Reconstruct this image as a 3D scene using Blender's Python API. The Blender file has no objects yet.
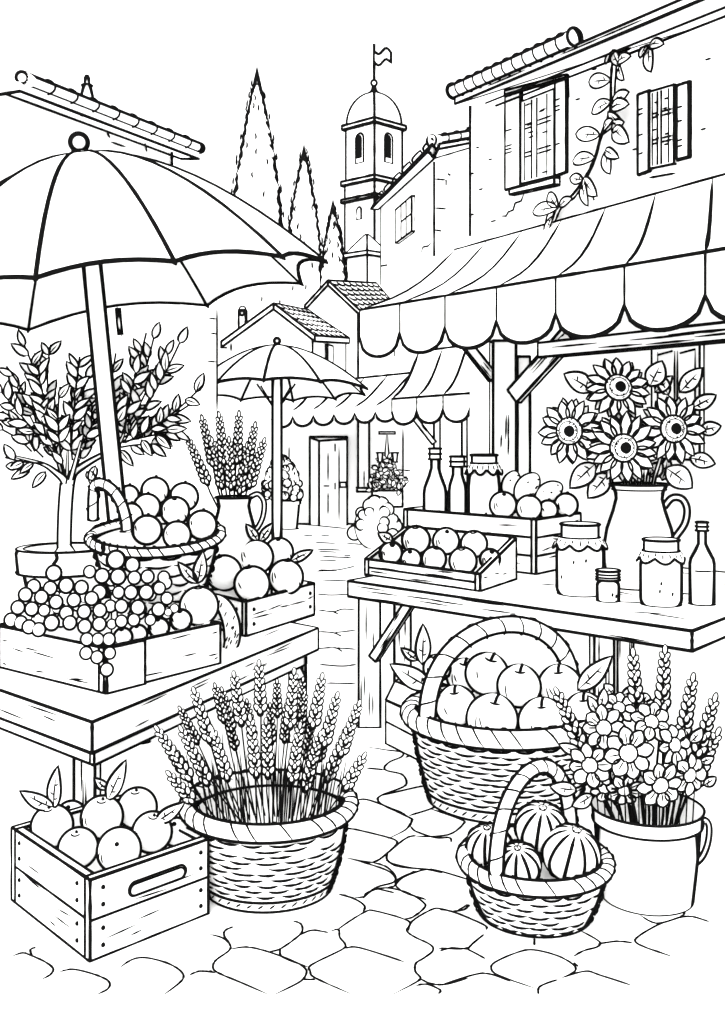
import bpy, math, random
from mathutils import Vector, Matrix, noise
random.seed(11)
V = Vector
R_ = math.radians
# ------------------------------------------------------------------ camera, sky, sun, exposure
F, CX, HY, H = 1100.0, 362.5, 420.0, 2.0          # focal length in picture widths, horizon row, eye height
scene = bpy.context.scene
col = scene.collection
cam = bpy.data.objects.new('camera', bpy.data.cameras.new('camera'))
col.objects.link(cam)
cam.location = (0, 0, H)
cam.rotation_euler = (R_(90), 0, 0)
cam.data.sensor_width = 36
cam.data.lens = 36 * F / 1024
cam.data.shift_y = -(512 - HY) / 1024
cam.data.clip_start = .05
cam.data.clip_end = 1500
scene.camera = cam
w = bpy.data.worlds.new('World')
scene.world = w
w.use_nodes = True
nt = w.node_tree
bg = nt.nodes['Background']
sky = nt.nodes.new('ShaderNodeTexSky')
sky.sky_type = 'NISHITA'
sky.sun_disc = False
sky.sun_elevation = R_(55)
sky.sun_rotation = R_(200)
hs = nt.nodes.new('ShaderNodeHueSaturation')
hs.inputs['Saturation'].default_value = 0
mx = nt.nodes.new('ShaderNodeMixRGB')
mx.inputs['Fac'].default_value = .97              # closed bright white overcast over the clear sky
mx.inputs['Color2'].default_value = (1, 1, 1, 1)
nt.links.new(sky.outputs[0], hs.inputs['Color'])
nt.links.new(hs.outputs[0], mx.inputs['Color1'])
nt.links.new(mx.outputs[0], bg.inputs['Color'])
bg.inputs['Strength'].default_value = .5
sun = bpy.data.objects.new('sun', bpy.data.lights.new('sun', 'SUN'))
sun.data.energy = 1.4
sun.data.angle = R_(60)
sun.data.color = (1, .99, .97)
sun.rotation_euler = (R_(60), 0, R_(-15))
col.objects.link(sun)
scene.view_settings.view_transform = 'Standard'
scene.view_settings.look = 'None'
scene.view_settings.exposure = 1.95
scene.view_settings.gamma = 1
scene.render.filter_size = 1.3
scene.cycles.max_bounces = 14
scene.cycles.diffuse_bounces = 14

# ------------------------------------------------------------------ materials
W, RM, K = 0, 1, 2                                # paper white, white with a drawn contour, ink
def paper(name, contour=None):
    m = bpy.data.materials.new(name)
    m.use_nodes = True
    t = m.node_tree
    b = t.nodes['Principled BSDF']
    b.inputs['Roughness'].default_value = 1
    b.inputs['Specular IOR Level'].default_value = 0
    tc = t.nodes.new('ShaderNodeTexCoord')
    nz = t.nodes.new('ShaderNodeTexNoise')
    nz.inputs['Scale'].default_value = 60
    cr = t.nodes.new('ShaderNodeValToRGB')
    cr.color_ramp.elements[0].color = (.90, .90, .90, 1)
    cr.color_ramp.elements[1].color = (.94, .94, .935, 1)
    t.links.new(tc.outputs['Object'], nz.inputs['Vector'])
    t.links.new(nz.outputs['Fac'], cr.inputs['Fac'])
    out = cr.outputs['Color']
    if contour:                                   # ink where the form turns away, as wide as the stored threshold asks
        N = t.nodes.new
        g_, ax_, ik = N('ShaderNodeNewGeometry'), N('ShaderNodeAttribute'), N('ShaderNodeAttribute')
        ax_.attribute_name, ik.attribute_name = 'form_axis', 'ink_width'
        def mth(op, *i):
            n = N('ShaderNodeMath'); n.operation = op
            for k, x in enumerate(i):
                if isinstance(x, (int, float)): n.inputs[k].default_value = x
                else: t.links.new(x, n.inputs[k])
            return n.outputs[0]
        def dot(x, y):
            n = N('ShaderNodeVectorMath'); n.operation = 'DOT_PRODUCT'
            t.links.new(x, n.inputs[0]); t.links.new(y, n.inputs[1]); return n.outputs['Value']
        f = mth('ABSOLUTE', dot(g_.outputs['Normal'], g_.outputs['Incoming']))
        d = dot(ax_.outputs['Vector'], g_.outputs['Incoming'])
        per = mth('SQRT', mth('MAXIMUM', mth('SUBTRACT', 1.0, mth('MULTIPLY', d, d)), .02))
        q = mth('DIVIDE', f, per)
        fac = mth('MULTIPLY', mth('ADD', mth('SUBTRACT', ik.outputs['Fac'], q), .03), 16.0)
        n = N('ShaderNodeClamp'); t.links.new(fac, n.inputs['Value'])
        x = N('ShaderNodeMixRGB')
        x.inputs['Color2'].default_value = (.004, .004, .004, 1)
        t.links.new(n.outputs[0], x.inputs['Fac'])
        t.links.new(out, x.inputs['Color1'])
        out = x.outputs['Color']
    t.links.new(out, b.inputs['Base Color'])
    return m
PAPER = paper('white_paper')
FORM = paper('white_paper_inked_contour', True)
INK = bpy.data.materials.new('black_ink')
INK.use_nodes = True
_b = INK.node_tree.nodes['Principled BSDF']
_b.inputs['Base Color'].default_value = (.004, .004, .004, 1)
_b.inputs['Roughness'].default_value = 1
_b.inputs['Specular IOR Level'].default_value = 0

def cont(rpx, wpx=2.4):                           # contour threshold for a round thing of that radius
    wpx *= 1.2; q = max(.2, 1 - wpx / max(rpx, wpx * 1.15))
    return math.sqrt(1 - q * q)

# ------------------------------------------------------------------ geometry helpers
def P(px, py, d): return V(((px - CX) * d / F, d, H - (py - HY) * d / F))
def G(px, py, z=0.0): return P(px, py, F * (H - z) / (py - HY))
LWM = 1.42
def lw(d, px=2.4): return LWM * px * .5 * d / F
def smooth(pts, k=5, closed=False):
    n = len(pts); out = []
    g = (lambda i: pts[i % n]) if closed else (lambda i: pts[max(0, min(n - 1, i))])
    for i in range(n if closed else n - 1):
        a, b, c, d = g(i - 1), g(i), g(i + 1), g(i + 2)
        for j in range(k):
            t = j / k
            out.append(.5 * ((2 * b) + (c - a) * t + (2 * a - 5 * b + 4 * c - d) * t * t + (3 * b - a - 3 * c + d) * t ** 3))
    if not closed: out.append(pts[-1].copy())
    return out
def frames(pts, closed=False):
    n = len(pts); T = []
    for i in range(n):
        if closed: t = pts[(i + 1) % n] - pts[i - 1]
        else: t = pts[min(n - 1, i + 1)] - pts[max(0, i - 1)]
        T.append(t.normalized() if t.length > 1e-9 else V((0, 0, 1)))
    a = V((0, 0, 1)) if abs(T[0].z) < .9 else V((1, 0, 0))
    N = [(a - T[0] * a.dot(T[0])).normalized()]
    for i in range(1, n):
        v = N[-1] - T[i] * N[-1].dot(T[i])
        N.append(v.normalized() if v.length > 1e-6 else N[-1])
    return T, N, [T[i].cross(N[i]) for i in range(n)]

class MB:
    def __init__(s, ink=None): s.v = []; s.f = []; s.m = []; s.ax = {}; s.tt = {}; s.ink = ink
    def face(s, pts, slot=W):
        i = len(s.v); s.v += [V(p) for p in pts]; s.f.append(list(range(i, i + len(pts)))); s.m.append(slot)
    def tube(s, pts, r, slot=K, n=5, closed=False, taper=0., wob=0.):
        pts = [V(p) for p in pts]; N = len(pts)
        if N < 2: return
        T, A, B = frames(pts, closed); i0 = len(s.v); ph = random.random() * 50
        if closed: B = [T[i].cross(A[i]) for i in range(N)]
        for i in range(N):
            q = r(i / (N - 1)) if callable(r) else r
            if taper: q *= min(1, .25 + min(i, N - 1 - i) / max(1e-6, taper * (N - 1)))
            if wob: q *= 1 + wob * noise.noise(V((ph + i * .9, 0, 0))) * 2
            for j in range(n):
                a = 2 * math.pi * j / n
                if slot == RM:
                    s.ax[len(s.v)] = T[i]
                    if s.ink: s.tt[len(s.v)] = cont(q, s.ink / 1.2)
                s.v.append(pts[i] + (A[i] * math.cos(a) + B[i] * math.sin(a)) * q)
        for i in range(N if closed else N - 1):
            k = (i + 1) % N
            for j in range(n):
                l = (j + 1) % n
                s.f.append([i0 + i * n + j, i0 + i * n + l, i0 + k * n + l, i0 + k * n + j]); s.m.append(slot)
        if not closed:
            s.f.append([i0 + j for j in range(n)][::-1]); s.m.append(slot)
            s.f.append([i0 + (N - 1) * n + j for j in range(n)]); s.m.append(slot)
    def line(s, a, b, r, taper=0., n=5, bow=0.):
        a, b = V(a), V(b)
        ax = (b - a); o = V((-ax.z, 0, ax.x)) * bow
        s.tube([a + ax * t + o * (4 * t * (1 - t)) for t in (0, .17, .34, .5, .66, .83, 1)], r, K, n, taper=taper, wob=.16)
    def obox(s, o, a, b, c, r=0, skip=(), slot=W):
        o, a, b, c = V(o), V(a), V(b), V(c)
        q = [o, o + a, o + a + b, o + b, o + c, o + a + c, o + a + b + c, o + b + c]
        for f in ((0, 3, 2, 1), (4, 5, 6, 7), (0, 1, 5, 4), (1, 2, 6, 5), (2, 3, 7, 6), (3, 0, 4, 7)):
            s.face([q[i] for i in f], slot)
        if r:
            for k, (i, j) in enumerate(((0, 1), (1, 2), (2, 3), (3, 0), (4, 5), (5, 6), (6, 7), (7, 4), (0, 4), (1, 5), (2, 6), (3, 7))):
                if k not in skip: s.line(q[i], q[j], r)
    def prism(s, poly, vec, r=0, slot=W, back=True, sides=True):
        poly = [V(p) for p in poly]; vec = V(vec); q = [p + vec for p in poly]; n = len(poly)
        s.face(poly, slot); s.face(q[::-1], slot)
        for i in range(n):
            j = (i + 1) % n
            s.face([poly[i], q[i], q[j], poly[j]], slot)
            if r:
                s.line(poly[i], poly[j], r)
                if back: s.line(q[i], q[j], r)
                if sides: s.line(poly[i], q[i], r)
    def lathe(s, prof, o, n=40, slot=RM, ax=None, jit=None, axial=True):
        if slot == RM and axial:
            q = [prof[0]]
            for i in range(1, len(prof)):
                (a, b), (c, d) = prof[i - 1], prof[i]
                q += [(a + (c - a) * .03, b + (d - b) * .03), (a + (c - a) * .97, b + (d - b) * .97), (c, d)]
            def turn(i):
                a, b, c = V(prof[i - 1]), V(prof[i]), V(prof[i + 1])
                return (b - a).angle(c - b, 0) > .6 if (b - a).length and (c - b).length else False
            out = [prof[0]]
            for i in range(1, len(prof)):
                if i - 1 > 0 and turn(i - 1): out.append(q[3 * i - 2])
                if i < len(prof) - 1 and turn(i): out.append(q[3 * i - 1])
                out.append(prof[i])
            prof = out
        o = V(o); i0 = len(s.v); m = len(prof); zx_ = (ax @ V((0, 0, 1))).normalized() if ax else V((0, 0, 1))
        for k, (r, z) in enumerate(prof):
            r = max(r, 1e-5)
            for j in range(n):
                a = 2 * math.pi * j / n
                rr = r * (jit(k, j) if jit else 1)
                p = V((math.cos(a) * rr, math.sin(a) * rr, z))
                if slot == RM:
                    if axial: s.ax[len(s.v)] = zx_
                    if s.ink and axial: s.tt[len(s.v)] = cont(r, s.ink / 1.2)
                s.v.append(o + (ax @ p if ax else p))
        for k in range(m - 1):
            for j in range(n):
                l = (j + 1) % n
                s.f.append([i0 + k * n + j, i0 + k * n + l, i0 + (k + 1) * n + l, i0 + (k + 1) * n + j]); s.m.append(slot)
    def ball(s, c, r, slot=RM, sc=(1, 1, 1), ax=None, n=28, m=16):
        A = (ax or Matrix.Identity(3)) @ Matrix.Diagonal(sc); j0 = len(s.v)
        s.lathe([(math.sin(math.pi * k / m) * r, -math.cos(math.pi * k / m) * r) for k in range(m + 1)], c, n, slot, A, axial=False)
        if s.ink and slot == RM:
            t_ = cont(r * max(sc), s.ink / 1.2)
            for j in range(j0, len(s.v)): s.tt[j] = t_
    def ring(s, c, rad, r, ax=None, slot=K, n=5, m=48, a0=0, a1=360, taper=0):
        c = V(c); full = abs(a1 - a0) >= 360
        pts = []
        for j in range(m if full else m + 1):
            a = R_(a0 + (a1 - a0) * j / m); p = V((math.cos(a) * rad, math.sin(a) * rad, 0))
            pts.append(c + (ax @ p if ax else p))
        s.tube(pts, r, slot, n, closed=full, taper=taper)
    def leaf(s, base, tip, nrm, wd, r, curl=.12, rib=True, veins=0, k=9, fold=.12, blunt=0.):
        base, tip = V(base), V(tip); d = tip - base; L = d.length; u = d / L
        nrm = V(nrm); side = u.cross(nrm).normalized(); up = side.cross(u)
        lf, rt, md = [], [], []
        for i in range(k + 1):
            t = i / k
            q = (math.sin(math.pi * t ** (.8 + .35 * blunt)) ** (.85 - .3 * blunt)) * wd * .5 if 0 < i < k else 0
            c = base + d * t + up * (L * curl * 4 * t * (1 - t))
            md.append(c); lf.append(c + side * q + up * fold * q); rt.append(c - side * q + up * fold * q)
        for i in range(k):
            for e in (lf, rt):
                f = [md[i], md[i + 1], e[i + 1], e[i]]
                if i == 0: f = [md[0], md[1], e[1]]
                elif i == k - 1: f = [md[i], md[i + 1], e[i]]
                s.face(f if e is rt else f[::-1])
        s.tube(lf + rt[::-1][1:-1], r, K, 4, closed=True)
        if rib: s.tube(md[:int(k * .78) + 1], r * .75, K, 4, taper=.5)
        for j in range(veins):
            t = int(k * (.25 + .5 * j / max(1, veins))); e = (lf, rt)[j % 2]
            s.line(md[t], md[t] + (e[min(k - 1, t + 1)] - md[t]) * .6, r * .6, .4, 4)
    def grain(s, o, a, b, r, n=6, off=None, lo=.08, hi=.4):
        o, a, b = V(o), V(a), V(b); nn = off or V((0, 0, 0))
        for _ in range(n):
            t = random.uniform(.03, .95); l = random.uniform(lo, hi); t1 = min(.98, t + l); h = random.uniform(.1, .9)
            h1 = h + random.uniform(-.05, .05)
            s.line(o + a * t + b * h + nn, o + a * t1 + b * h1 + nn, r, .5, 4)
    def build(s, name, parent=None, origin=None, rim=.3, inv=None):
        me = bpy.data.meshes.new(name)
        if origin is None:
            if parent is not None and inv is None: origin = V(parent.location)
            elif parent is not None: origin = V((0, 0, 0))
            else:
                lo = [min(v[i] for v in s.v) for i in range(3)]; hi = [max(v[i] for v in s.v) for i in range(3)]
                origin = V(((lo[0] + hi[0]) / 2, (lo[1] + hi[1]) / 2, lo[2]))
        me.from_pydata([v - origin for v in s.v], [], s.f)
        for m in (PAPER, FORM, INK): me.materials.append(m)
        me.polygons.foreach_set('material_index', s.m)
        me.polygons.foreach_set('use_smooth', [x == RM for x in s.m])
        fb = [0.0] * len(s.v); fa = [0.0] * (3 * len(s.v))
        for i in range(len(s.v)): fb[i] = s.tt.get(i, rim)
        for i, x in s.ax.items(): fa[3*i:3*i+3] = x
        me.attributes.new('ink_width', 'FLOAT', 'POINT').data.foreach_set('value', fb)
        me.attributes.new('form_axis', 'FLOAT_VECTOR', 'POINT').data.foreach_set('vector', fa)
        me.update()
        o = bpy.data.objects.new(name, me); col.objects.link(o)
        if parent is not None:
            o.parent = parent
            if inv is not None: o.matrix_parent_inverse = inv
        else: o.location = origin
        return o
def tag(o, label, cat, group=None):
    o['label'] = label; o['category'] = cat
    if group: o['group'] = group
    return o
def thing(name, label, cat, loc, group=None):
    o = bpy.data.objects.new(name, None); col.objects.link(o); o.location = loc
    return tag(o, label, cat, group)
def part(parent, name, mb, rim=.3, label=None):
    o = mb.build(name, parent, rim=rim)
    if label: o['label'] = label
    return o
def sub(parent, root, name, mb, rim=.3):          # sub-part: its part sits at the thing's own origin
    return mb.build(name, parent, origin=V(root.location), rim=rim)
class Facade:                                     # a vertical wall plane: u runs along it, n points to the street
    def __init__(s, p0, p1):
        s.p = V((p0[0], p0[1], 0)); d = V((p1[0], p1[1], 0)) - s.p; s.u = d.normalized(); s.n = V((s.u.y, -s.u.x, 0))
        if s.n.y > 0: s.n = -s.n
        s.z = V((0, 0, 1))
    def pt(s, px, py, off=0):
        d = V(((px - CX) / F, 1, -(py - HY) / F)); o = V((0, 0, H)); q = s.p + s.n * off
        return o + d * ((q - o).dot(s.n) / d.dot(s.n))
    def uz(s, px, py, off=0):
        q = s.pt(px, py, off); return (q - s.p).dot(s.u), q.z
    def at(s, u, z, off=0): return s.p + s.u * u + s.z * z + s.n * off
    def box(s, mb, u0, u1, z0, z1, o0, o1, r=0, skip=()):
        mb.obox(s.at(u0, z0, o0), s.u * (u1 - u0), s.n * (o1 - o0), s.z * (z1 - z0), r, skip)

# ------------------------------------------------------------------ ground with the joints of its cobbles
gm = MB()
gm.face([V((-300, -60, 0)), V((300, -60, 0)), V((300, 900, 0)), V((-300, 900, 0))])
def joints(ox, oy, s, lines, wpx=1.9):
    for l in lines:
        pts = [G(ox + x / s, oy + y / s) for x, y in l]
        c = sum((p.y for p in pts)) / len(pts)
        sp = smooth(pts, 5)
        gm.tube([p + V((0, 0, .001)) for p in sp], lw(c, wpx), K, 5, taper=.12, wob=.22)
joints(200, 860, 2.685, [
 [(25,200),(60,210),(80,228),(78,244),(45,268),(35,285),(45,302),(110,330),(180,360)], [(90,180),(68,190),(65,205),(82,228)],
 [(82,240),(125,235),(175,245),(250,272),(282,292),(284,310),(265,330),(200,362)], [(185,247),(215,240),(262,207),(275,190),(270,172),(250,165)],
 [(215,240),(222,262),(290,288)], [(262,205),(300,190),(345,196)], [(350,192),(372,188),(375,208),(390,228),(380,242),(300,282),(296,300),(310,318),(405,360)],
 [(370,192),(380,180),(440,142),(470,138),(560,165),(555,190),(575,207),(618,228),(625,245),(600,265),(580,278),(578,300),(592,318),(575,332),(520,360)],
 [(390,238),(430,237),(550,275)], [(375,92),(420,108),(442,125),(438,140)], [(415,102),(440,100),(450,88),(500,76),(560,90),(600,115),(602,130),(570,155),(550,158)],
 [(500,76),(523,70),(525,50),(500,28),(415,0)], [(525,68),(545,48),(600,28),(640,30),(725,55)], [(500,0),(520,12),(580,25)],
 [(560,190),(570,165),(620,135),(650,133),(725,155)], [(690,138),(720,120)], [(640,238),(700,240),(725,235)],
 [(592,320),(620,333),(660,335),(720,318)], [(580,338),(610,335),(645,350),(640,360)], [(0,300),(35,300)], [(275,322),(310,322)]])
joints(440, 860, 2.544, [
 [(0,128),(30,132),(110,165),(118,178)], [(30,132),(60,128),(75,115)], [(70,228),(85,212),(112,190)], [(70,228),(90,238),(115,252)], [(0,232),(30,225),(75,228)],
 [(245,328),(150,295),(130,275),(145,258),(200,235),(240,230),(300,245),(340,268),(342,285),(310,300)],
 [(0,320),(90,292),(130,292),(180,310)], [(250,342),(255,322),(300,305)], [(340,262),(352,272)], [(240,200),(240,218)],
 [(340,246),(365,232),(400,222),(405,208),(360,182)], [(400,215),(450,208),(490,212)], [(310,300),(370,284),(410,295),(488,320)],
 [(510,142),(550,162),(600,150),(620,140),(618,128),(600,120)], [(590,246),(530,226),(498,210),(505,195),(550,168),(585,155)], [(605,148),(640,145),(685,158)]])
joints(300, 540, 2.844, [
 [(195,590),(245,598),(290,605),(288,618),(255,632),(240,648),(250,658),(290,668),(303,690),(290,705),(230,728),(222,742),(240,757),(310,790),(318,800),(300,825),(250,850)],
 [(190,650),(240,655)], [(232,728),(330,705),(350,702)], [(300,620),(330,605)], [(165,740),(200,742),(300,780)], [(310,785),(360,770),(385,760)],
 [(370,765),(455,795),(465,808),(420,840),(330,845)], [(315,815),(330,830),(385,848),(425,848),(430,860)],
 [(130,822),(160,825),(260,850),(275,865),(250,890),(205,918),(135,905)], [(250,890),(248,910),(280,930),(360,938),(405,948)], [(250,890),(300,850),(330,842)],
 [(205,918),(245,930),(270,955),(265,975),(215,990),(180,1020)], [(272,985),(280,965),(330,942)], [(272,985),(300,1005),(360,1024)], [(215,992),(270,1005)], [(110,1008),(160,1022)]])
joints(300, 540, 2.844, [[(50,155),(90,158),(160,155)], [(50,200),(95,205),(120,198),(160,200)], [(95,205),(110,212)], [(50,262),(95,265),(118,275)], [(95,265),(160,258)],
 [(50,310),(100,308),(120,318)], [(100,308),(160,312)], [(55,355),(120,360),(160,355)], [(75,408),(160,410)], [(48,28),(120,30)], [(60,48),(150,52)], [(45,90),(105,88)], [(60,115),(140,118)]], 1.6)
joints(0, 740, 3.295, [
 [(42,712),(75,703),(100,710),(150,733),(175,755),(165,775),(140,788)], [(118,685),(100,692),(105,712)], [(195,765),(240,757),(300,770),(350,790),(362,808),(350,825),(322,838)],
 [(395,750),(440,723),(490,720),(560,740),(600,768),(598,795),(540,840)], [(625,775),(660,763),(710,768)]])
joints(260, 380, 4.53, [[(195,707),(240,707)], [(275,706),(315,706)], [(245,738),(345,742)], [(265,778),(350,782)], [(380,797),(412,797)], [(265,818),(350,820)],
 [(265,862),(350,862),(430,845)], [(160,655),(240,660),(400,676)], [(390,740),(470,748)]], 1.4)
ground = gm.build('cobbled_ground', origin=V((0, 0, 0)))
ground['kind'] = 'structure'

# ------------------------------------------------------------------ far buildings
def square(c, hd, z): return [V((c[0] + hd * math.cos(R_(a)), c[1] + hd * math.sin(R_(a)), z)) for a in (-90, 0, 90, 180)]
def square_block(mb, c, hd0, z0, z1, r, hd1=None):
    a, b = square(c, hd0, z0), square(c, hd1 or hd0, z1)
    mb.face(a[::-1]); mb.face(b)
    for i in range(4):
        j = (i + 1) % 4; mb.face([a[i], a[j], b[j], b[i]])
        mb.line(a[i], b[i], r); mb.line(b[i], b[j], r); mb.line(a[i], a[j], r)
TD = 60.0; ts = TD / F
def tz(y): return H + (HY - y) * ts
tc = P(374, HY, TD)
tower = thing('bell_tower', 'domed square bell tower with arched openings and a flag pole, far behind the roofs', 'tower', (tc.x, tc.y, 0))
rt = lw(TD, 2.2)
m = MB(); square_block(m, tc, 29 * ts, 0, tz(203), rt); part(tower, 'lower_shaft', m)
m = MB(); square_block(m, tc, 33 * ts, tz(203), tz(200), rt); square_block(m, tc, 29 * ts, tz(200), tz(186), rt); square_block(m, tc, 33 * ts, tz(186), tz(182), rt); part(tower, 'cornice', m)
m = MB(); square_block(m, tc, 28 * ts, tz(182), tz(130), rt); part(tower, 'belfry', m)
m = MB(); square_block(m, tc, 32 * ts, tz(130), tz(126), rt); part(tower, 'cornice', m)
m = MB(); prev = None
for k in range(11):
    a = R_(90 * k / 10); sq = square(tc, 27 * ts * math.cos(a) + .02, tz(126) + 33 * ts * math.sin(a))
    if prev:
        for i in range(4):
            j = (i + 1) % 4; m.face([prev[i], prev[j], sq[j], sq[i]]); m.line(prev[i], sq[i], rt)
    prev = sq
part(tower, 'dome', m)
m = MB(1.6 * rt); zt = tz(94)
m.lathe([(6*ts, 0), (3*ts, 5*ts), (2.5*ts, 8*ts)], (tc.x, tc.y, zt), 16); m.ball((tc.x, tc.y, zt + 11*ts), 4*ts)
m.ring((tc.x, tc.y, zt), 6*ts, rt); part(tower, 'finial', m, rim=cont(4, 1.8))
m = MB(); m.line((tc.x, tc.y, zt + 14*ts), (tc.x, tc.y, tz(44)), rt * 1.1); fp = part(tower, 'flag_pole', m)
m = MB(); fl = []
for i in range(9):
    t = i / 8; fl.append(V((tc.x + t * 17 * ts, tc.y - .15 * math.sin(t * 6), tz(50) - (.25 * math.sin(t * 6.3) + .12 * t))))
lo_ = [p - V((0, 0, 11 * ts)) for p in fl]
for i in range(8): m.face([fl[i], fl[i+1], lo_[i+1], lo_[i]])
m.tube(fl + lo_[::-1], rt, K, 5, closed=True); sub(fp, tower, 'flag', m)
for ang, px0, yy in ((-135, 0, 0), (-45, 0, 0)):
    nrm = V((math.cos(R_(ang)), math.sin(R_(ang)), 0)); sd = V((-nrm.y, nrm.x, 0)); fc = V((tc.x, tc.y, 0)) + nrm * (28 * ts * .7071 + .02)
    for (hw, z0, z1, dark, nm) in ((5.5, 166, 137, True, 'arched_opening'), (3, 222, 210, False, 'slit_window')):
        m = MB(); hw *= ts; a, b = tz(z0), tz(z1) - hw
        pl = [fc - sd * hw + V((0, 0, a)), fc + sd * hw + V((0, 0, a))] + [fc + sd * hw * math.cos(R_(q)) + V((0, 0, b + hw * math.sin(R_(q)))) for q in range(0, 181, 20)]
        if nm == 'slit_window': pl = [p + nrm * .05 for p in pl]
        m.face(pl, W)
        inn = [p * 1.0 for p in pl]
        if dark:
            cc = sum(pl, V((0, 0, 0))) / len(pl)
            m.face([cc + (p - cc) * .8 - sd * hw * .18 + nrm * .02 for p in pl], K)  # shade inside the opening, painted as a flat black ink shape
        m.tube(pl, rt * .8, K, 5, closed=True)
        part(tower, nm, m)
# side chapel turret
cc = P(367, HY, 56); s5 = 56 / F
ch = thing('chapel_turret', 'low turret with a pyramid roof at the foot of the bell tower', 'turret', (cc.x, cc.y, 0))
m = MB(); square_block(m, cc, 20*s5, 0, H + (HY-258)*s5, lw(56, 1.7)); part(ch, 'wall', m)
m = MB(); square_block(m, cc, 24*s5, H + (HY-258)*s5, H + (HY-254)*s5, lw(56, 1.7)); square_block(m, cc, 22*s5, H + (HY-254)*s5, H + (HY-235)*s5, lw(56, 1.7), .1); part(ch, 'roof', m)

def tiles(mb, A, B, C, D, rows, cols, r):         # A-B top edge, D-C bottom edge
    A, B, C, D = V(A), V(B), V(C), V(D); up = (B - A).cross(D - A).normalized()
    if up.z < 0: up = -up
    def q(s, t): return (A.lerp(B, s)).lerp(D.lerp(C, s), t) + up * r * .5
    for i in range(rows):
        t0, t1 = i / rows, (i + 1) / rows
        for j in range(cols):
            s0 = (j + (.5 if i % 2 else 0)) / cols; s1 = min(1, s0 + 1 / cols)
            if s0 >= .995: continue
            dt = (t1 - t0)
            mb.tube([q(s0, t0 + dt * .25), q(s0, t0 + dt * .75), q(s0 + (s1-s0)*.25, t1), q(s0 + (s1-s0)*.6, t1 + dt * .04), q(s1, t0 + dt * .72)], r, K, 4, taper=.2, wob=.2)

def gable_house(name, label, d, apex, el, er, ridge_end, eave_end, basey=560, rpx=2.0, rows=5, cols=7, backd=3.0):
    r = lw(d, rpx); A, L, E = P(*apex, d), P(*el, d), P(*er, d)
    A2, E2 = P(*ridge_end, d + backd), P(*eave_end, d + backd)
    t = thing(name, label, 'house', (A.x, d, 0))
    m = MB(); g0, g1 = V((L.x + .12, d, 0)), V((E.x - .06, d, 0))
    m.prism([g0, g1, V((E.x - .06, d, E.z - .05)), V((A.x, d, A.z - .08)), V((L.x + .12, d, L.z))], (E2 - E) * .96, 0)
    m.line((E.x - .06, d, E.z - .06), (E.x - .06, d, max(0, E.z - 2.2)), r); q = (E2 - E) * .96
    m.line(V((E.x - .06, d, E.z - .06)) + q, V((E.x - .06, d, E.z - 1.6)) + q, r)
    part(t, 'wall', m)
    m = MB(); th = V((0, 0, -.14))
    out = V((0, -.15, 0))
    m.prism([A + out, E + out, E2, A2], th, r); B2 = L + (A2 - A)
    m.prism([L + out, A + out, A2, B2], th, r)
    tiles(m, A + out, A2, E2, E + out, rows, cols, r * .8)
    part(t, 'roof', m)
    return t, r
h1, r1 = gable_house('gabled_house', 'tile roofed gabled house below the bell tower, partly behind the market awning', 32, (328, 281), (305, 306), (360, 311), (376, 283), (397, 308), backd=4.5, rows=6, cols=8)
h2, r2 = gable_house('gabled_house', 'small gabled house with a slit window, just above the far parasol', 26, (274, 304), (222, 342), (315, 336), (308, 310), (349, 338), backd=3.0, rows=6, cols=7)
f2 = Facade(P(315, 400, 26), P(346, 400, 28.9))
m = MB(); u0, z0 = f2.uz(327, 362, .02); u1, z1 = f2.uz(332, 346, .02)
f2.box(m, u0, u1, z0, z1, .0, .04, r2 * .8); part(h2, 'window', m)
m = MB(); cz = P(242, 328, 26.5); s26 = 26.5 / F
m.obox(cz + V((-3.5*s26, 0, -.5)), (7*s26, 0, 0), (0, .25, 0), (0, 0, .5 + 18*s26), r2)
m.ball(cz + V((0, .12, 19*s26)), 4.2*s26); m.ring(cz + V((0, -.02, 15*s26)), 2.2*s26, r2, Matrix.Rotation(R_(90), 3, 'X'))
m.prism([P(245, 322, 26.3), P(252, 325, 26.3), P(261, 333, 26.3), P(250, 329, 26.3)], (0, .12, 0), r2 * .9)
part(h2, 'chimney', m, rim=cont(5, 1.8))
m = MB(); m.line(P(231, 343, 25.95), P(231, 352, 25.95), r2 * .8, .4); part(h2, 'wall_crack', m)

# plain town house whose corner shows below the big parasol
th = thing('town_house', 'plain rendered town house with one bare corner beside the far parasol', 'house', P(190, HY, 13.4) - V((0, 0, H)))
m = MB(); a, b = P(180, HY, 13.4), P(217, HY, 13.4); zt = H + (HY - 296) * 13.4 / F
m.obox((a.x, 13.4, 0), (b.x - a.x, 0, 0), (-.62, 4, 0), (0, 0, zt)); r = lw(13.4, 1.8)
m.line(P(217, 300, 13.38), P(217, 420, 13.38), r * .9, .1)
for y, x in ((333, 210), (361, 206), (318, 208)): m.line(P(x, y, 13.38), P(217, y + 1, 13.38), r * .7, .4)
part(th, 'wall', m)
m = MB(); m.obox((a.x - .1, 13.3, zt - .002), (b.x - a.x + .1, 0, 0), (-.7, 4.4, 0), (0, 0, .12)); part(th, 'roof', m)
gw = thing('garden_wall', 'plain high wall between the cypresses and the small gabled house', 'wall', P(268, HY, 37) - V((0, 0, H)))
m = MB(); a, b = P(205, HY, 37), P(319, HY, 37); m.obox((a.x, 37, 0), (b.x - a.x, 0, 0), (0, .4, 0), (0, 0, H + (HY - 272) * 37 / F))
for x, y in ((293, 285), (280, 299), (262, 296), (306, 284)): m.line(P(x, y, 36.98), P(x - .5, y + 6, 36.98), lw(37, 1.3), .3)
part(gw, 'masonry', m)

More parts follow.
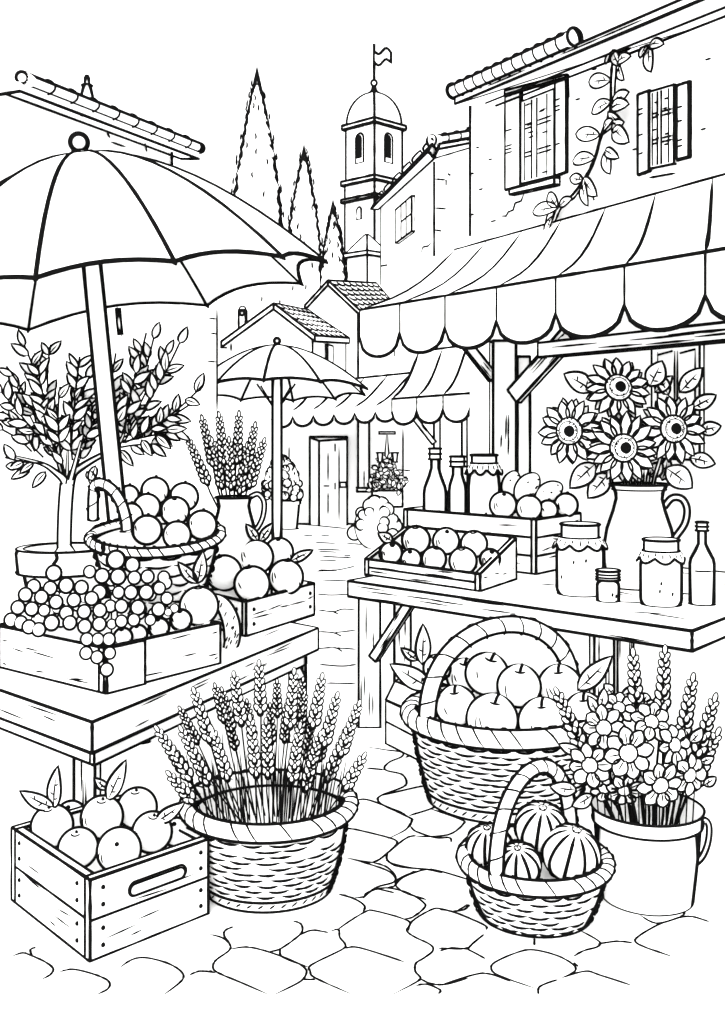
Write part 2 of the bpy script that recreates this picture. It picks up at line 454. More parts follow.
# far shop front
ff = Facade(P(215, HY, 21), P(440, HY, 21)); rf = lw(21, 1.8)
shop = thing('far_shop', 'low shop front at the end of the street with a plank door and scalloped awning', 'shop', P(320, HY, 21) - V((0, 0, H)))
m = MB(); a, b = P(222, HY, 21), P(404, HY, 21); zt = H + (HY - 378) * 21 / F
m.obox((a.x, 21, 0), (b.x - a.x, 0, 0), (0, 2.5, 0), (0, 0, zt))
m.line(P(403, 428, 20.98), P(403, 494, 20.98), rf * .8, .1); m.line(P(403, 470, 20.98), P(411, 471, 20.98), rf * .7, .3)
m.line((a.x + 1.0, 20.98, .02), (b.x, 20.98, .02), rf * .8)
part(shop, 'wall', m)
m = MB()
for x0, x1, y0, y1, o in ((310, 320, 437, 526, .0), ):
    pass
q = lambda x, y, o=0: ff.pt(x, y, o)
m.obox(q(310, 527, .02), q(347, 527, .02) - q(310, 527, .02), V((0, -.12, 0)), (0, 0, 90 * 21 / F), rf); dr = part(shop, 'door_frame', m)
m = MB(); o = .16
m.face([q(319, 526, o), q(346, 526, o), q(346, 441, o), q(319, 441, o)])
m.line(q(319, 527, o), q(319, 441, o), rf); m.line(q(311, 438, o), q(319, 441, o), rf); m.line(q(319, 441, o), q(347, 439, o), rf)
for x, y0, y1 in ((328, 452, 482), (328, 492, 515), (335, 443, 452), (339, 445, 524), (335, 482, 490)): m.line(q(x, y0, o), q(x, y1, o), rf * .7, .2)
m.line(q(323, 486, o), q(330, 486, o), rf * .7, .2); dd = part(shop, 'door', m)
m = MB(); m.obox(q(340, 487, .15), q(346, 487, .15) - q(340, 487, .15), V((0, -.05, 0)), (0, 0, .09), rf * .8); sub(dd, shop, 'handle', m)
m = MB(); m.obox(q(308, 529, .02), q(349, 529, .02) - q(308, 529, .02), V((0, -.4, 0)), (0, 0, .06), rf * .8); part(shop, 'doorstep', m)
m = MB(); m.obox(q(358, 488, .01), q(369, 488, .01) - q(358, 488, .01), V((0, -.12, 0)), (0, 0, 75 * 21 / F), rf)
m.line(q(364, 470, .14), q(364, 487, .14), rf * .6, .3); wn = part(shop, 'window_frame', m)
m = MB(); m.obox(q(357, 491, .01), q(378, 491, .01) - q(357, 491, .01), V((0, -.2, 0)), (0, 0, .07), rf); part(shop, 'window_sill', m)

def awning(parent, T0, T1, B0, B1, n, drop, rw, sag=.05, skirt_down=V((0, 0, -1)), lip=True, valance_lines=True, scal=.45, stripes=None, skew=0.0):
    """cloth from the wall edge T0-T1 down to the front edge B0-B1, then a scalloped valance"""
    T0, T1, B0, B1 = map(V, (T0, T1, B0, B1)); m = MB(); k = 7
    def q(s, t):
        p = T0.lerp(T1, s + skew * (1 - t)).lerp(B0.lerp(B1, s), t); p.z -= sag * math.sin(math.pi * t); return p
    N = n * 4
    for i in range(N):
        for j in range(k): m.face([q(i/N, j/k), q((i+1)/N, j/k), q((i+1)/N, (j+1)/k), q(i/N, (j+1)/k)])
    for i in range(n + 1):
        if i in (0, n): r = rw * 1.5
        else: r = rw * 1.2
        m.tube([q(i / n, j / k) for j in range(k + 1)], r, K, 5, taper=.1, wob=.15)
    m.tube([q(i / N, 0) for i in range(N + 1)], rw * 1.35, K, 5, wob=.2)
    if lip: m.tube([q(i / N, 1) for i in range(N + 1)], rw * 1.0, K, 5, wob=.2)
    cl = part(parent, 'awning_cloth', m)
    m = MB(); bot = []; top = []
    M = 12
    for i in range(n):
        for j in range(M + (1 if i == n - 1 else 0)):
            a = j / M; s = (i + a) / n
            p = q(s, 1); top.append(p)
            bot.append(p + skirt_down * drop * ((1 - scal) + scal * math.sqrt(max(0, 1 - (2 * a - 1) ** 2))))
    for i in range(len(top) - 1): m.face([top[i], top[i+1], bot[i+1], bot[i]])
    m.tube(bot, rw * 1.25, K, 5, wob=.12)
    for i in range(n + 1):
        b = min(i * M, len(top) - 1)
        if valance_lines or i in (0, n): m.line(top[b], bot[b], rw * .8)
    sub(cl, parent, 'valance', m)
    return cl
awning(shop, P(285, 386, 20.9), P(424, 372, 20.9), P(272, 412, 19.2), P(396, 405, 19.2), 6, 16*19.2/F, rf, lip=False, valance_lines=False, scal=.6, sag=.1, skew=.07)

# wall lantern and planter shrub in front of the far shop
lan = thing('wall_lantern', 'tall slim lantern with a flat top above the planter at the far shop', 'lantern', P(387, 466, 20.4))
m = MB(1.6 * rf); b0 = P(387, 466, 20.4); s2 = 20.4 / F
m.lathe([(4*s2, 0), (3.2*s2, 10*s2), (1.6*s2, 24*s2), (1.2*s2, 31*s2)], b0, 12); part(lan, 'body', m, rim=.6)
m = MB(); m.obox(b0 + V((-8*s2, -.05, 32*s2)), (16*s2, 0, 0), (0, .1, 0), (0, 0, .04), rf*.7); part(lan, 'cap', m)
pl = thing('planter', 'stone planter full of leafy shrub under the slim lantern', 'planter', P(387, 505, 20.3))
m = MB(); o = P(372, 506, 20.3); m.obox(o - V((0, .2, 0)), (30*s2, 0, 0), (0, .5, 0), (0, 0, 16*s2), rf); part(pl, 'box', m)
m = MB()
for i in range(130):
    x = random.uniform(-16, 16); y = random.uniform(0, 40) * (1 - abs(x) / 21); c = P(387 + x, 490 - y, 20.3 + random.uniform(-.25, .25))
    a = random.uniform(0, 6.3); e = V((math.cos(a), random.uniform(-.3, .3), math.sin(a) + .3)).normalized()
    m.leaf(c, c + e * 6.5*s2, (random.uniform(-.4, .4), -1, random.uniform(-.2, .5)), 4*s2, rf * .55, rib=False, k=5)
part(pl, 'foliage', m)
for dx in (-7, 8):
    m = MB(1.6 * rf); c = P(387 + dx, 462, 19.95); m.lathe([(2.6*s2, 0), (3.6*s2, 9*s2)], c, 12); m.ring(c + V((0, 0, 9*s2)), 3.6*s2, rf*.7); m.ring(c, 2.6*s2, rf*.7)
    part(pl, 'pot', m, rim=.5)

def cloud_bush(mb, px, py, wpx, hpx, d, n, rr, wp=1.8, seed=1):
    rnd = random.Random(seed); s = d / F; c = P(px, py, d)
    mb.ball(c + V((0, 0, hpx * .42 * s)), 1, RM, (wpx * .43 * s, wpx * .38 * s, hpx * .47 * s))
    for i in range(n):
        a = rnd.uniform(0, 2 * math.pi); t = rnd.uniform(0, 1) ** .8
        e = R_(5 + 80 * t); ca = math.cos(e)
        p = c + V((math.cos(a) * ca * wpx * .44 * s, math.sin(a) * ca * wpx * .4 * s, math.sin(e) * hpx * .85 * s + rr * .3 * s))
        mb.ball(p, rr * s * rnd.uniform(.8, 1.2), n=16, m=10)
m = MB(2 * lw(17.2, 1.5)); cloud_bush(m, 376, 548, 52, 52, 17.2, 34, 7, seed=4)
tag(m.build('shrub', rim=cont(7, 1.3)), 'round clipped shrub beside the street, behind the low fruit tray', 'shrub')
sp = thing('potted_shrub', 'leafy shrub in a clay pot on the street behind the far parasol pole', 'potted plant', P(289, 528, 20.2))
m = MB(2 * rf); o = P(289, 529, 20.2); s2 = 20.2 / F
m.lathe([(0, 0), (9*s2, 0), (11.5*s2, 25*s2), (12.5*s2, 25*s2), (12.5*s2, 29*s2)], o, 24); m.lathe([(12.5*s2, 29*s2), (0, 29*s2)], o, 24, W); m.ring(o, 9*s2, rf); m.ring(o + V((0, 0, 29*s2)), 12.5*s2, rf*.8); part(sp, 'pot', m, rim=cont(11, 1.8))
m = MB(2 * lw(20, 1.4)); cloud_bush(m, 282, 503, 42, 50, 20.2, 60, 4.6, seed=9)
for i in range(30):
    x = random.uniform(-13, 13); y = random.uniform(4, 36); m.line(P(282 + x, 503 - y, 19.75), P(282 + x + random.uniform(-2, 2), 499 - y, 19.75), rf * .6, .4, 4)
part(sp, 'foliage', m, rim=cont(5, 1.3))
m = MB(); m.line(P(288, 503, 20.2), P(286, 470, 20.0), rf * .8); m.line(P(289, 460, 20.2), P(289, 446, 20.2), rf * .7, .3); part(sp, 'stem', m)

# cypresses
def cypress(px, py, hw, foot, d, label, seed):
    s = d / F; t = thing('cypress_tree', label, 'tree', P(px, HY, d) - V((0, 0, H)), 'cypress trees behind the roofs')
    zt = H + (HY - py) * s; zb = 1.2; hh = zt - zb; rnd = random.Random(seed); r = lw(d, 1.9)
    m = MB(); m.lathe([(.25, 0), (.18, 1.6)], (t.location.x, d, 0), 10); part(t, 'trunk', m)
    m = MB(2.1 * r); n = 64; rows = 90
    foot_z = H + (HY - foot) * s
    def rad(z):
        q = (zt - z) / (zt - foot_z); return hw * s * (1 - (1 - min(1, q)) ** 1.5) if q < 1 else hw * s * (1 + .1 * (q - 1))
    ph = [rnd.random() for _ in range(n)]
    prof = []
    for k in range(rows + 1):
        z = zt - hh * (k / rows) ** 1.25; prof.append((max(.01, rad(z)), z))
    cell = 11 * s
    def jit(k, j):
        z = prof[k][1]; fr = ((zt - z) / cell + ph[j // 4 * 4]) % 1.0
        return 1 + (.13 * fr - .06) * min(1, 1.5 * hw * s * .3 / prof[k][0] + .45)
    m.lathe(prof, (t.location.x, d, 0), n, RM, jit=jit)
    for _ in range(150):
        z = rnd.uniform(zb, zt - 12 * s); a = rnd.uniform(0, 6.3); rr = rad(z) * 1.09
        e = V((math.cos(a), math.sin(a), 0)); c = V((t.location.x, d, z)) + e * rr
        x = V((-e.y, e.x, 0)) * s
        m.tube(smooth([c, c + x * rnd.uniform(-1.5, 2) + V((0, 0, 3 * s)), c + x * rnd.uniform(-1, 1) + V((0, 0, 7 * s)) - e * .02], 3), r * .7, K, 4, taper=.4)
    part(t, 'crown', m, rim=.27)
cypress(257, 65, 26, 235, 46, 'tallest cypress, the left of the three, above the big parasol rim', 3)
cypress(304, 143, 17, 250, 44, 'middle sized cypress between the tallest one and the bell tower', 5)
cypress(333, 198, 14, 285, 42, 'smallest cypress standing close to the bell tower', 8)

# house in the middle, right of the tower
rmid = lw(36, 2.2)
hm = thing('stone_house', 'narrow stone house with a lean-to roof and small window, between tower and shuttered house', 'house', P(434, HY, 34) - V((0, 0, H)))
A0, B0, C0 = P(381, HY, 42), P(434, HY, 34), P(474, HY, 36.5)
fl_, fr_ = Facade(A0, B0), Facade(B0, C0)
ta, tb = fl_.pt(381, 207), fl_.pt(434, 158)
tcn = fr_.pt(474, 146)
m = MB(); g = lambda p: V((p.x, p.y, 0))
m.face([g(A0), g(B0), tb, ta]); m.face([g(B0), g(C0), tcn, tb]); bk = V((2.5, 7, 0))
m.face([g(C0), g(C0) + bk, tcn + bk, tcn]); m.face([g(A0) + bk, g(A0), ta, ta + bk]); m.face([ta, tb, tcn, tcn + bk, ta + bk])
m.line(ta, fl_.pt(381, 285), rmid * .9); m.line(fl_.pt(434, 162, .01), fl_.pt(434, 256, .01), rmid * .8)
for (x, y, l) in ((435, 179, 11), (435, 208, 12), (435, 230, 7)): m.line(fr_.pt(x, y, .01), fr_.pt(x + l, y + 1, .01), rmid * .6, .3)
m.line(fr_.pt(446, 180, .01), fr_.pt(446, 185, .01), rmid * .6); m.line(fr_.pt(448, 174, .01), fr_.pt(450, 175, .01), rmid * .7)
m.tube([fl_.pt(432, 242, .01), fl_.pt(428, 246, .01), fl_.pt(423, 247, .01), fl_.pt(421, 253, .01)], rmid * .6, K, 4, taper=.3)
m.line(fl_.pt(381, 266, .01), fl_.pt(387, 265, .01), rmid * .7)
part(hm, 'wall', m)
m = MB(2 * rmid); e0, e1 = fl_.pt(371, 209, .6), fl_.pt(428, 151, .6)
m.prism([e0, e1, fl_.pt(434, 158, .03), ta - fl_.u * .5 + fl_.n * .03], V((.12, 0, .2)), rmid)
e2 = fr_.pt(476, 142, .7)
m.prism([e1 + V((.3, 0, .05)), e2, tcn, tb], V((.05, .1, .18)), rmid * .9)
N = 6
for i in range(N):
    p = e0.lerp(e1, (i + .3) / N) + V((.1, 0, .24)); m.tube(smooth([p, p + V((.02, -.05, .14)), p + (e1 - e0) / N * .7 + V((0, 0, .12)), p + (e1 - e0) / N * .85], 4), rmid * .8, K, 4, taper=.2)
pt_ = [e1.lerp(e2, i / 8) + V((.1, 0, .3)) for i in range(9)]
m.tube(pt_, .16, RM, 12)
for p in pt_[::2]: m.ring(p, .165, rmid * .7, Matrix((fr_.z, fr_.n, fr_.u)).transposed(), m=18)
part(hm, 'roof', m)
m = MB(); u0, z1 = fl_.uz(399, 210); u1, _ = fl_.uz(415, 205); _, z0 = fl_.uz(399, 243)
fl_.box(m, u0, u1, z0, z1, -.02, .12, rmid * .85)
for f in (.38, .7): m.line(fl_.at(u0 + (u1-u0)*f, z0, .13), fl_.at(u0 + (u1-u0)*f, z1, .13), rmid * .7)
m.line(fl_.at(u0 + (u1-u0)*.38, (z0+z1)/2, .13), fl_.at(u1, (z0+z1)/2, .13), rmid * .7)
part(hm, 'window', m)

# ------------------------------------------------------------------ shuttered house on the right
W0 = P(455, HY, 11); W1 = P(725, HY, 7.63)
fh = Facade(W0, W1); rh = lw(9.5, 2.3)
hs_ = thing('shuttered_house', 'large rendered house on the right with shuttered windows and a creeper', 'house', W0 - V((0, 0, H)))
uc, zt = fh.uz(470, 106)
zE = 5.02; ue = 6.5
m = MB(); m.prism([fh.at(uc, 0), fh.at(ue, 0), fh.at(ue, 4.2), fh.at(uc, zE - .12)], fh.n * -5)
m.line(fh.pt(470, 106, .01), fh.pt(470, 236, .01), rh * 1.1)
for x, y, l in ((466, 128, 5), (470, 174, 4), (470, 215, 4), (476, 148, 3)): m.line(fh.pt(x, y, .02), fh.pt(x + l, y - 1, .02), rh * .7, .3)
m.tube([fh.pt(x, y, .01) for x, y in ((524, 193), (521, 201), (515, 203), (513, 210), (508, 212), (506, 216), (499, 216))], rh * .7, K, 4, taper=.2)
part(hs_, 'wall', m)
m = MB(); ov = .38
uL, zL = fh.uz(455, 106, ov); zL += .02
slope = (fh.n * -3.0 + V((0, 0, 1.2)))
u2_, z2_ = fh.uz(644, 24, ov); dz_ = (z2_ - zL) / (u2_ - uL); ze_ = zL + dz_ * (ue - uL)
L0 = fh.at(uL, zL, ov); L1 = fh.at(ue, ze_, ov); ud_ = (L1 - L0).normalized()
m.prism([L0, L1, L1 + slope, L0 + slope], (0, 0, .06), rh, back=True)
m.line(fh.at(uL + .2, zL - .02, ov * .45), fh.at(ue, ze_ - .02, ov * .45), rh * .7); m.line(fh.at(uL + .2, zL - .03, .06), fh.at(ue, ze_ - .03, .06), rh * .8)
tile_r = .07; nt_ = 12; u_end, _ = fh.uz(577, 35, ov)
o = V((0, 0, .06 + tile_r * .8)) + fh.n * .02
tp = [L0 + ud_ * ((u_end - uL) * i / (nt_ * 3)) + o for i in range(nt_ * 3 + 1)]
m.ink = 2 * rh; m.tube(tp, tile_r, RM, 14)
ax = Matrix((fh.z, fh.n, fh.u)).transposed()
for i in range(nt_ + 1):
    p = tp[i * 3]; m.ring(p, tile_r * 1.03, rh * (1.0 if i in (0, nt_) else .7), ax, m=20)
for i in range(8):
    a = random.uniform(.1, .8); m.line(fh.at(uL + (ue - uL) * a * .5, zL + dz_ * (ue - uL) * a * .5 + .03, ov + .012), fh.at(uL + (ue - uL) * a * .5 + .5, zL + dz_ * ((ue - uL) * a * .5 + .5) + .03, ov + .012), rh * .5, .4)
part(hs_, 'roof', m, rim=cont(10, 2.4))
def fq(mb, pts, o0, o1, r):                       # a flat board on the wall from its four corners
    q = [fh.pt(x, y, 0) + fh.n * o1 for x, y in pts]; mb.prism(q, fh.n * (o0 - o1), r)
def hwindow(win, boards):
    m = MB(); fq(m, win, -.03, .02, rh * .8); wd = part(hs_, 'window', m)
    m = MB(); A_, B_, C_, D_ = [fh.pt(x, y, 0) + fh.n * .024 for x, y in win]
    q = lambda a, b: A_.lerp(B_, a).lerp(D_.lerp(C_, a), b)
    for a, k in ((.34, .7), (.5, .7), (.8, .5), (.12, .5)): m.line(q(a, .03), q(a, .97), rh * k)
    for b in (.30, .35, .64, .69): m.line(q(.12, b), q(.34, b), rh * .65, .1); m.line(q(.5, b), q(.95, b), rh * .65, .1)
    for i in range(8):
        a = random.uniform(.1, .25) if i % 2 else random.uniform(.52, .65); b = random.uniform(.05, .95); m.line(q(a, b), q(a + .18, b), rh * .6, .3)
    sub(wd, hs_, 'glazing_bars', m)
    for nm, pts, th_ in boards:
        m = MB(); fq(m, pts, .0, th_, rh)
        if nm == 'shutter':
            A_, B_, C_, D_ = [fh.pt(x, y, 0) + fh.n * (th_ + .003) for x, y in pts]
            for i in range(4): b = random.uniform(.05, .95); m.line(A_.lerp(D_, b), A_.lerp(B_, .5).lerp(D_.lerp(C_, .5), b), rh * .6, .3)
        sub(wd, hs_, nm, m)
hwindow([(523, 102), (556, 89), (556, 176), (523, 184)], [('shutter', [(507, 97), (522, 92), (522, 186), (507, 190)], .02), ('shutter', [(557, 83), (568, 79), (568, 172), (557, 176)], .02),
    ('sill', [(515, 190), (560, 178), (560, 185), (515, 195)], .06), ('lintel', [(507, 91), (568, 75), (568, 78), (507, 95)], .025)])
hwindow([(652, 92), (676, 85), (676, 164), (652, 169)], [('shutter', [(640, 95), (651, 91), (651, 171), (640, 175)], .02), ('shutter', [(679, 86), (691, 82), (691, 157), (679, 160)], .02)])
m = MB(); m.line(fh.pt(648, 178, .01), fh.pt(676, 173, .01), rh * .7, .2)
for x, y, l in ((520, 150, 0), (592, 70, 5), (700, 130, 6), (575, 100, 5), (478, 190, 5), (488, 160, 4), (632, 150, 5), (490, 222, 6), (705, 60, 6)):
    if l: m.line(fh.pt(x, y, .01), fh.pt(x + l, y - l * .3, .01), rh * .6, .3)
part(hs_, 'wall_crack', m)
m = MB()
u0, z1 = fh.uz(656, 345); u1, _ = fh.uz(704, 342); z0 = z1 - .85
fh.box(m, u0, u1, z0, z1, 0, .04, rh * .7)
for f in (.14, .5, .56, .92): m.line(fh.at(u0 + (u1-u0)*f, z0 + .1, .045), fh.at(u0 + (u1-u0)*f, z1 - .06, .045), rh * .6, .1)
m.line(fh.at(u0 + (u1-u0)*.14, z1 - .08, .045), fh.at(u0 + (u1-u0)*.45, z1 - .06, .045), rh*.6); m.line(fh.at(u0 + (u1-u0)*.62, z1 - .08, .045), fh.at(u0 + (u1-u0)*.92, z1 - .06, .045), rh*.6)
part(hs_, 'panelled_shutter', m)
# creeper on the wall
cv = thing('creeper', 'leafy creeper trailing down the shuttered house between its two windows', 'climbing plant', fh.pt(610, 50, .05))
m = MB(); main = [(628, 47), (614, 57), (611, 80), (610, 110), (601, 135), (594, 160), (582, 182), (570, 197), (558, 205), (552, 220)]
sp_ = smooth([fh.pt(x, y, .06) for x, y in main], 5); m.tube(sp_, rh * .9, K, 5, wob=.2)
sp2 = smooth([fh.pt(x + 2.5 + math.sin(i) * 2, y + 1, .05) for i, (x, y) in enumerate(main)], 5); m.tube(sp2, rh * .7, K, 5, wob=.2)
for pa in ([(640, 48), (652, 44), (660, 42)], [(600, 137), (612, 128), (622, 126)], [(583, 181), (590, 190), (594, 200)], [(566, 198), (558, 208), (548, 214), (545, 226)]):
    m.tube(smooth([fh.pt(x, y, .05) for x, y in pa], 4), rh * .7, K, 4)
part(cv, 'stem', m)
m = MB()
for bx, by, tx, ty, wd_ in ((620, 66, 613, 50, 12), (618, 62, 631, 56, 11), (620, 66, 624, 80, 10), (650, 45, 664, 44, 11), (650, 46, 651, 72, 14), (648, 45, 640, 58, 9), (611, 80, 589, 82, 15), (611, 102, 592, 113, 16), (612, 106, 629, 92, 14), (612, 107, 629, 104, 13),
    (600, 135, 576, 134, 15), (604, 132, 613, 120, 11), (614, 128, 629, 142, 16), (612, 130, 624, 122, 12), (595, 158, 573, 161, 14), (608, 148, 610, 174, 14), (606, 150, 619, 158, 10), (583, 180, 570, 178, 11), (584, 178, 597, 196, 14), (584, 182, 588, 206, 10), (558, 208, 533, 212, 15), (558, 207, 549, 193, 13), (560, 206, 572, 198, 9), (553, 216, 546, 236, 9), (615, 50, 606, 64, 9), (622, 124, 608, 112, 9)):
    a, b = fh.pt(bx, by, .08), fh.pt(tx, ty, .1 + random.uniform(0, .08)); s_ = (a.y) / F
    m.leaf(a, b, fh.n + V((random.uniform(-.2, .2), 0, random.uniform(-.1, .3))), wd_ * s_, rh * .75, curl=.08, blunt=.7, veins=2)
part(cv, 'leaves', m)

# big striped awning on timber posts
aw = thing('market_awning', 'large scalloped market awning with timber post over the jar table', 'awning', P(503, HY, 8.7) - V((0, 0, H)))
T0 = fh.pt(455, 250, .03); T1 = fh.pt(728, 174, .03); ext = T1 - T0
B0_, B1_ = P(360, 309, 8.5), P(728, 247, 5.44); B0_.z = B1_.z = 2.85
sc = 1.28
awning(aw, T0, T0 + ext * sc, B0_, B0_ + (B1_ - B0_) * sc, 8, .375, lw(7, 2.6), sag=.10, scal=.42)
rp = lw(8.6, 2.4)
pc = P(503, HY, 8.7)
m = MB(); hwp = .09
m.obox((pc.x - hwp, 8.7 - hwp, .955), (2*hwp, 0, 0), (0, 2*hwp, 0), (0, 0, 1.665), rp)
for i in range(4):
    x = pc.x + random.uniform(-.07, .07); z = random.uniform(1.6, 2.3); m.line((x, 8.7 - hwp - .004, z), (x + .005, 8.7 - hwp - .004, z + random.uniform(.1, .35)), rp * .6, .4)
part(aw, 'post', m)
m = MB(); o = V((pc.x + hwp + .02, 8.7 - .02, .955)); m.obox(o, (.10, 0, 0), (0, .12, 0), (0, 0, 1.545), rp); part(aw, 'post', m)
u_ = fh.u
m = MB(); o = V((pc.x + .05, 8.62, 2.46)) + fh.n * .02 + u_ * .55
m.obox(o, u_ * 3.1, fh.n * .10, (0, 0, .105), rp * .8)
m.grain(o + fh.n * .104, u_ * 3.1, V((0, 0, .105)), rp * .55, 12, lo=.04, hi=.2); part(aw, 'beam', m)
def strut(mb, a, b, wd_, th_, nrm, r, ng=5):
    a, b, nrm = V(a), V(b), V(nrm).normalized(); d = b - a; s_ = d.cross(nrm).normalized()
    mb.obox(a - s_ * wd_ / 2 - nrm * th_ / 2, d, s_ * wd_, nrm * th_, r)
    for sg in (1, -1): mb.grain(a - s_ * wd_ / 2 + nrm * sg * (th_ / 2 + .003), d, s_ * wd_, r * .55, ng, lo=.15, hi=.5)
m = MB(); strut(m, P(514, 396, 8.55), P(570, 334, 7.9), .12, .09, (-.5, -1, 0), rp, 8); part(aw, 'brace', m)
m = MB(); strut(m, P(493, 378, 8.7), P(466, 344, 8.6), .07, .07, (.1, -1, 0), rp * .9, 3); part(aw, 'brace', m)

# far stall with its own awning
fs = thing('far_stall', 'small far market stall with scalloped awning between the shop and the timber post', 'market stall', P(440, HY, 14) - V((0, 0, H)))
rs = lw(14, 2.0)
B0_, B1_ = P(392, 399, 14), P(500, 391, 12.6)
awning(fs, P(419, 352, 15.6), P(520, 338, 14.2), B0_, B1_, 4, .33, rs, sag=.12, scal=.5)
for x0, x1, d in ((434, 440, 14.3), (462, 467, 13.8)):
    m = MB(); a, b = P(x0, HY, d), P(x1, HY, d); m.obox((a.x, d, 0), (b.x - a.x, 0, 0), (0, .08, 0), (0, 0, H + (HY - 396) * d / F), rs * .8); part(fs, 'post', m)
m = MB(); strut(m, P(434, 443, 14.3), P(413, 416, 14.1), .06, .06, (0, -1, 0), rs * .8, 2); part(fs, 'brace', m)

# ------------------------------------------------------------------ house at the left edge
E0, E1 = P(25, HY, 11), P(200, HY, 13.8); fe = Facade(E0, E1); re = lw(12, 2.4)
if fe.n.x < 0: fe.n = -fe.n
hl = thing('tiled_house', 'house at the left edge with a long tiled eave and a small chimney', 'house', E1 - V((0, 0, H)))
zE = H + (HY - 83) * 11 / F
uw, _ = fe.uz(172, 160, -.3)
m = MB(); m.obox(fe.at(-3, 0, -.3), fe.u * (uw + 3), fe.n * -4, (0, 0, zE - .02))
m.line(fe.pt(172, 152, -.28), fe.pt(172, 169, -.28), re)
for x0, y0, x1, y1 in ((107, 132, 110, 138), (111, 142, 126, 147), (145, 143, 147, 152)): m.line(fe.pt(x0, y0, -.28), fe.pt(x1, y1, -.28), re * .7, .3)
part(hl, 'wall', m)
m = MB(); uE, _ = fe.uz(199, 148); u0e, _ = fe.uz(20, 84)
sl = fe.n * -3 + V((0, 0, 1.3))
uS = u0e
m.prism([fe.at(uS, zE - .10, 0), fe.at(uE, zE - .10, 0), fe.at(uE, zE, .0) + sl, fe.at(uS, zE, 0) + sl], (0, 0, .1), 0)
m.line(fe.at(uS, zE - .10, 0), fe.at(uE, zE - .10, 0), re); m.line(fe.at(uS, zE - .10, -.2), fe.at(uE - .1, zE - .10, -.2), re * .8)
m.line(fe.at(uE, zE - .10, 0), fe.at(uE - .1, zE - .10, -.2), re)
m.line(fe.at(uS, zE - .10, 0), fe.at(uS, zE - .10, -.4), re)
tr = .075; nn = 9; tp = [fe.at(u0e + .05 + (uE - u0e) * i / (nn * 3), zE + .05, -.02) for i in range(nn * 3 + 1)]
m.ink = 2 * re; m.tube(tp, tr, RM, 14); ax = Matrix((fe.z, fe.n, fe.u)).transposed()
for e_ in (tp[0], tp[-1]): m.ball(e_, tr)
for i in range(1, nn):
    p = tp[i * 3]; m.tube(smooth([p + ax @ (V((math.cos(R_(q)), math.sin(R_(q)), .6 * math.sin(R_(q)) ** 2)) * tr * 1.03) for q in range(-70, 200, 30)], 3), re * .75, K, 4)
part(hl, 'roof', m, rim=cont(7, 2.4))
m = MB(2 * re); cb = fe.pt(87, 98, -.4); s_ = cb.y / F
m.lathe([(7.5*s_, -.2), (7.5*s_, 0), (5*s_, 12*s_), (3.4*s_, 13*s_), (3.4*s_, 20*s_), (2*s_, 23*s_), (0, 23.5*s_)], cb, 20); m.ring(cb + V((0, 0, 12.5*s_)), 5*s_, re*.8)
part(hl, 'chimney', m, rim=cont(5, 2.2))

# ------------------------------------------------------------------ parasols
def parasol(name, label, top, foot, R, h, azs, r_pole, lr, drop_pow=1.75, mid=.93, ball_r=.066, tilt=(0, 0)):
    top, foot = V(top), V(foot); ax_ = (top - foot).normalized()
    u = V((1, 0, 0)); u = (u - ax_ * u.dot(ax_)).normalized(); v = ax_.cross(u)
    pa = ax_; a_, b_ = R_(tilt[0]), R_(tilt[1])
    ax_ = V((-math.sin(a_), 0, math.cos(a_))); u = V((math.cos(a_), 0, math.sin(a_))); v = V((0, 1, 0))
    v, ax_ = v * math.cos(b_) - ax_ * math.sin(b_), ax_ * math.cos(b_) + v * math.sin(b_)
    t = thing(name, label, 'parasol', foot)
    m = MB(2 * lr); m.tube([foot, foot.lerp(top, .25), foot.lerp(top, .5), foot.lerp(top, .75), top - pa * .05], r_pole, RM, 16); part(t, 'pole', m, rim=cont(r_pole / lr * 1.2, 2.6))
    m = MB(); m.lathe([(0, 0), (r_pole * 1.8, 0), (r_pole * 1.8, .05), (r_pole, .07)], (foot.x, foot.y, 0), 24, W); part(t, 'base', m)
    def q(az, s): return top + (u * math.cos(R_(az)) + v * math.sin(R_(az))) * (R * s) - ax_ * (h * s ** drop_pow)
    m = MB(); n = len(azs); Nr, Nc = 12, 8; ribs = MB()
    azs = sorted(a % 360 for a in azs)
    for i in range(n):
        a, b = azs[i], azs[(i + 1) % n] + (360 if i == n - 1 else 0)
        edge = []
        def pq(c, s):
            sm = 1 - (1 - mid) * 4 * c * (1 - c) * min(1.2, (b - a) / 42)
            ss = s * sm
            return q(a, ss).lerp(q(b, ss), c)
        for ci in range(Nc):
            for si in range(Nr):
                m.face([pq(ci/Nc, si/Nr), pq((ci+1)/Nc, si/Nr), pq((ci+1)/Nc, (si+1)/Nr), pq(ci/Nc, (si+1)/Nr)])
        m.tube([pq(c / Nc, 1) for c in range(Nc + 1)], lr * 1.15, K, 5, wob=.1)
        m.tube([q(a, s / Nr) for s in range(Nr + 1)], lr * 1.1, K, 5, wob=.1)
        tipv = (q(a, 1) - q(a, .93)).normalized(); m.tube([q(a, 1), q(a, 1) + tipv * lr * 2.2], lambda t_: lr * (1.5 - t_), K, 5)
    cn = part(t, 'canopy', m)
    m = MB(); m.ball(top + ax_ * ball_r * 1.15, ball_r); m.lathe([(ball_r * .9, -.02), (ball_r * .75, ball_r * .35)], top, 20); m.ring(top, ball_r * .85, lr * .9); m.ring(top + ax_ * ball_r * .3, ball_r * .7, lr * .8)
    part(t, 'finial', m, rim=cont(ball_r / lr * 1.2, 2.6))
    return t, q
d0 = 6.6; lr = lw(6.0, 3.1)
foot = V((-1.33, d0, 0)); top = V((-1.689, d0, 3.59))
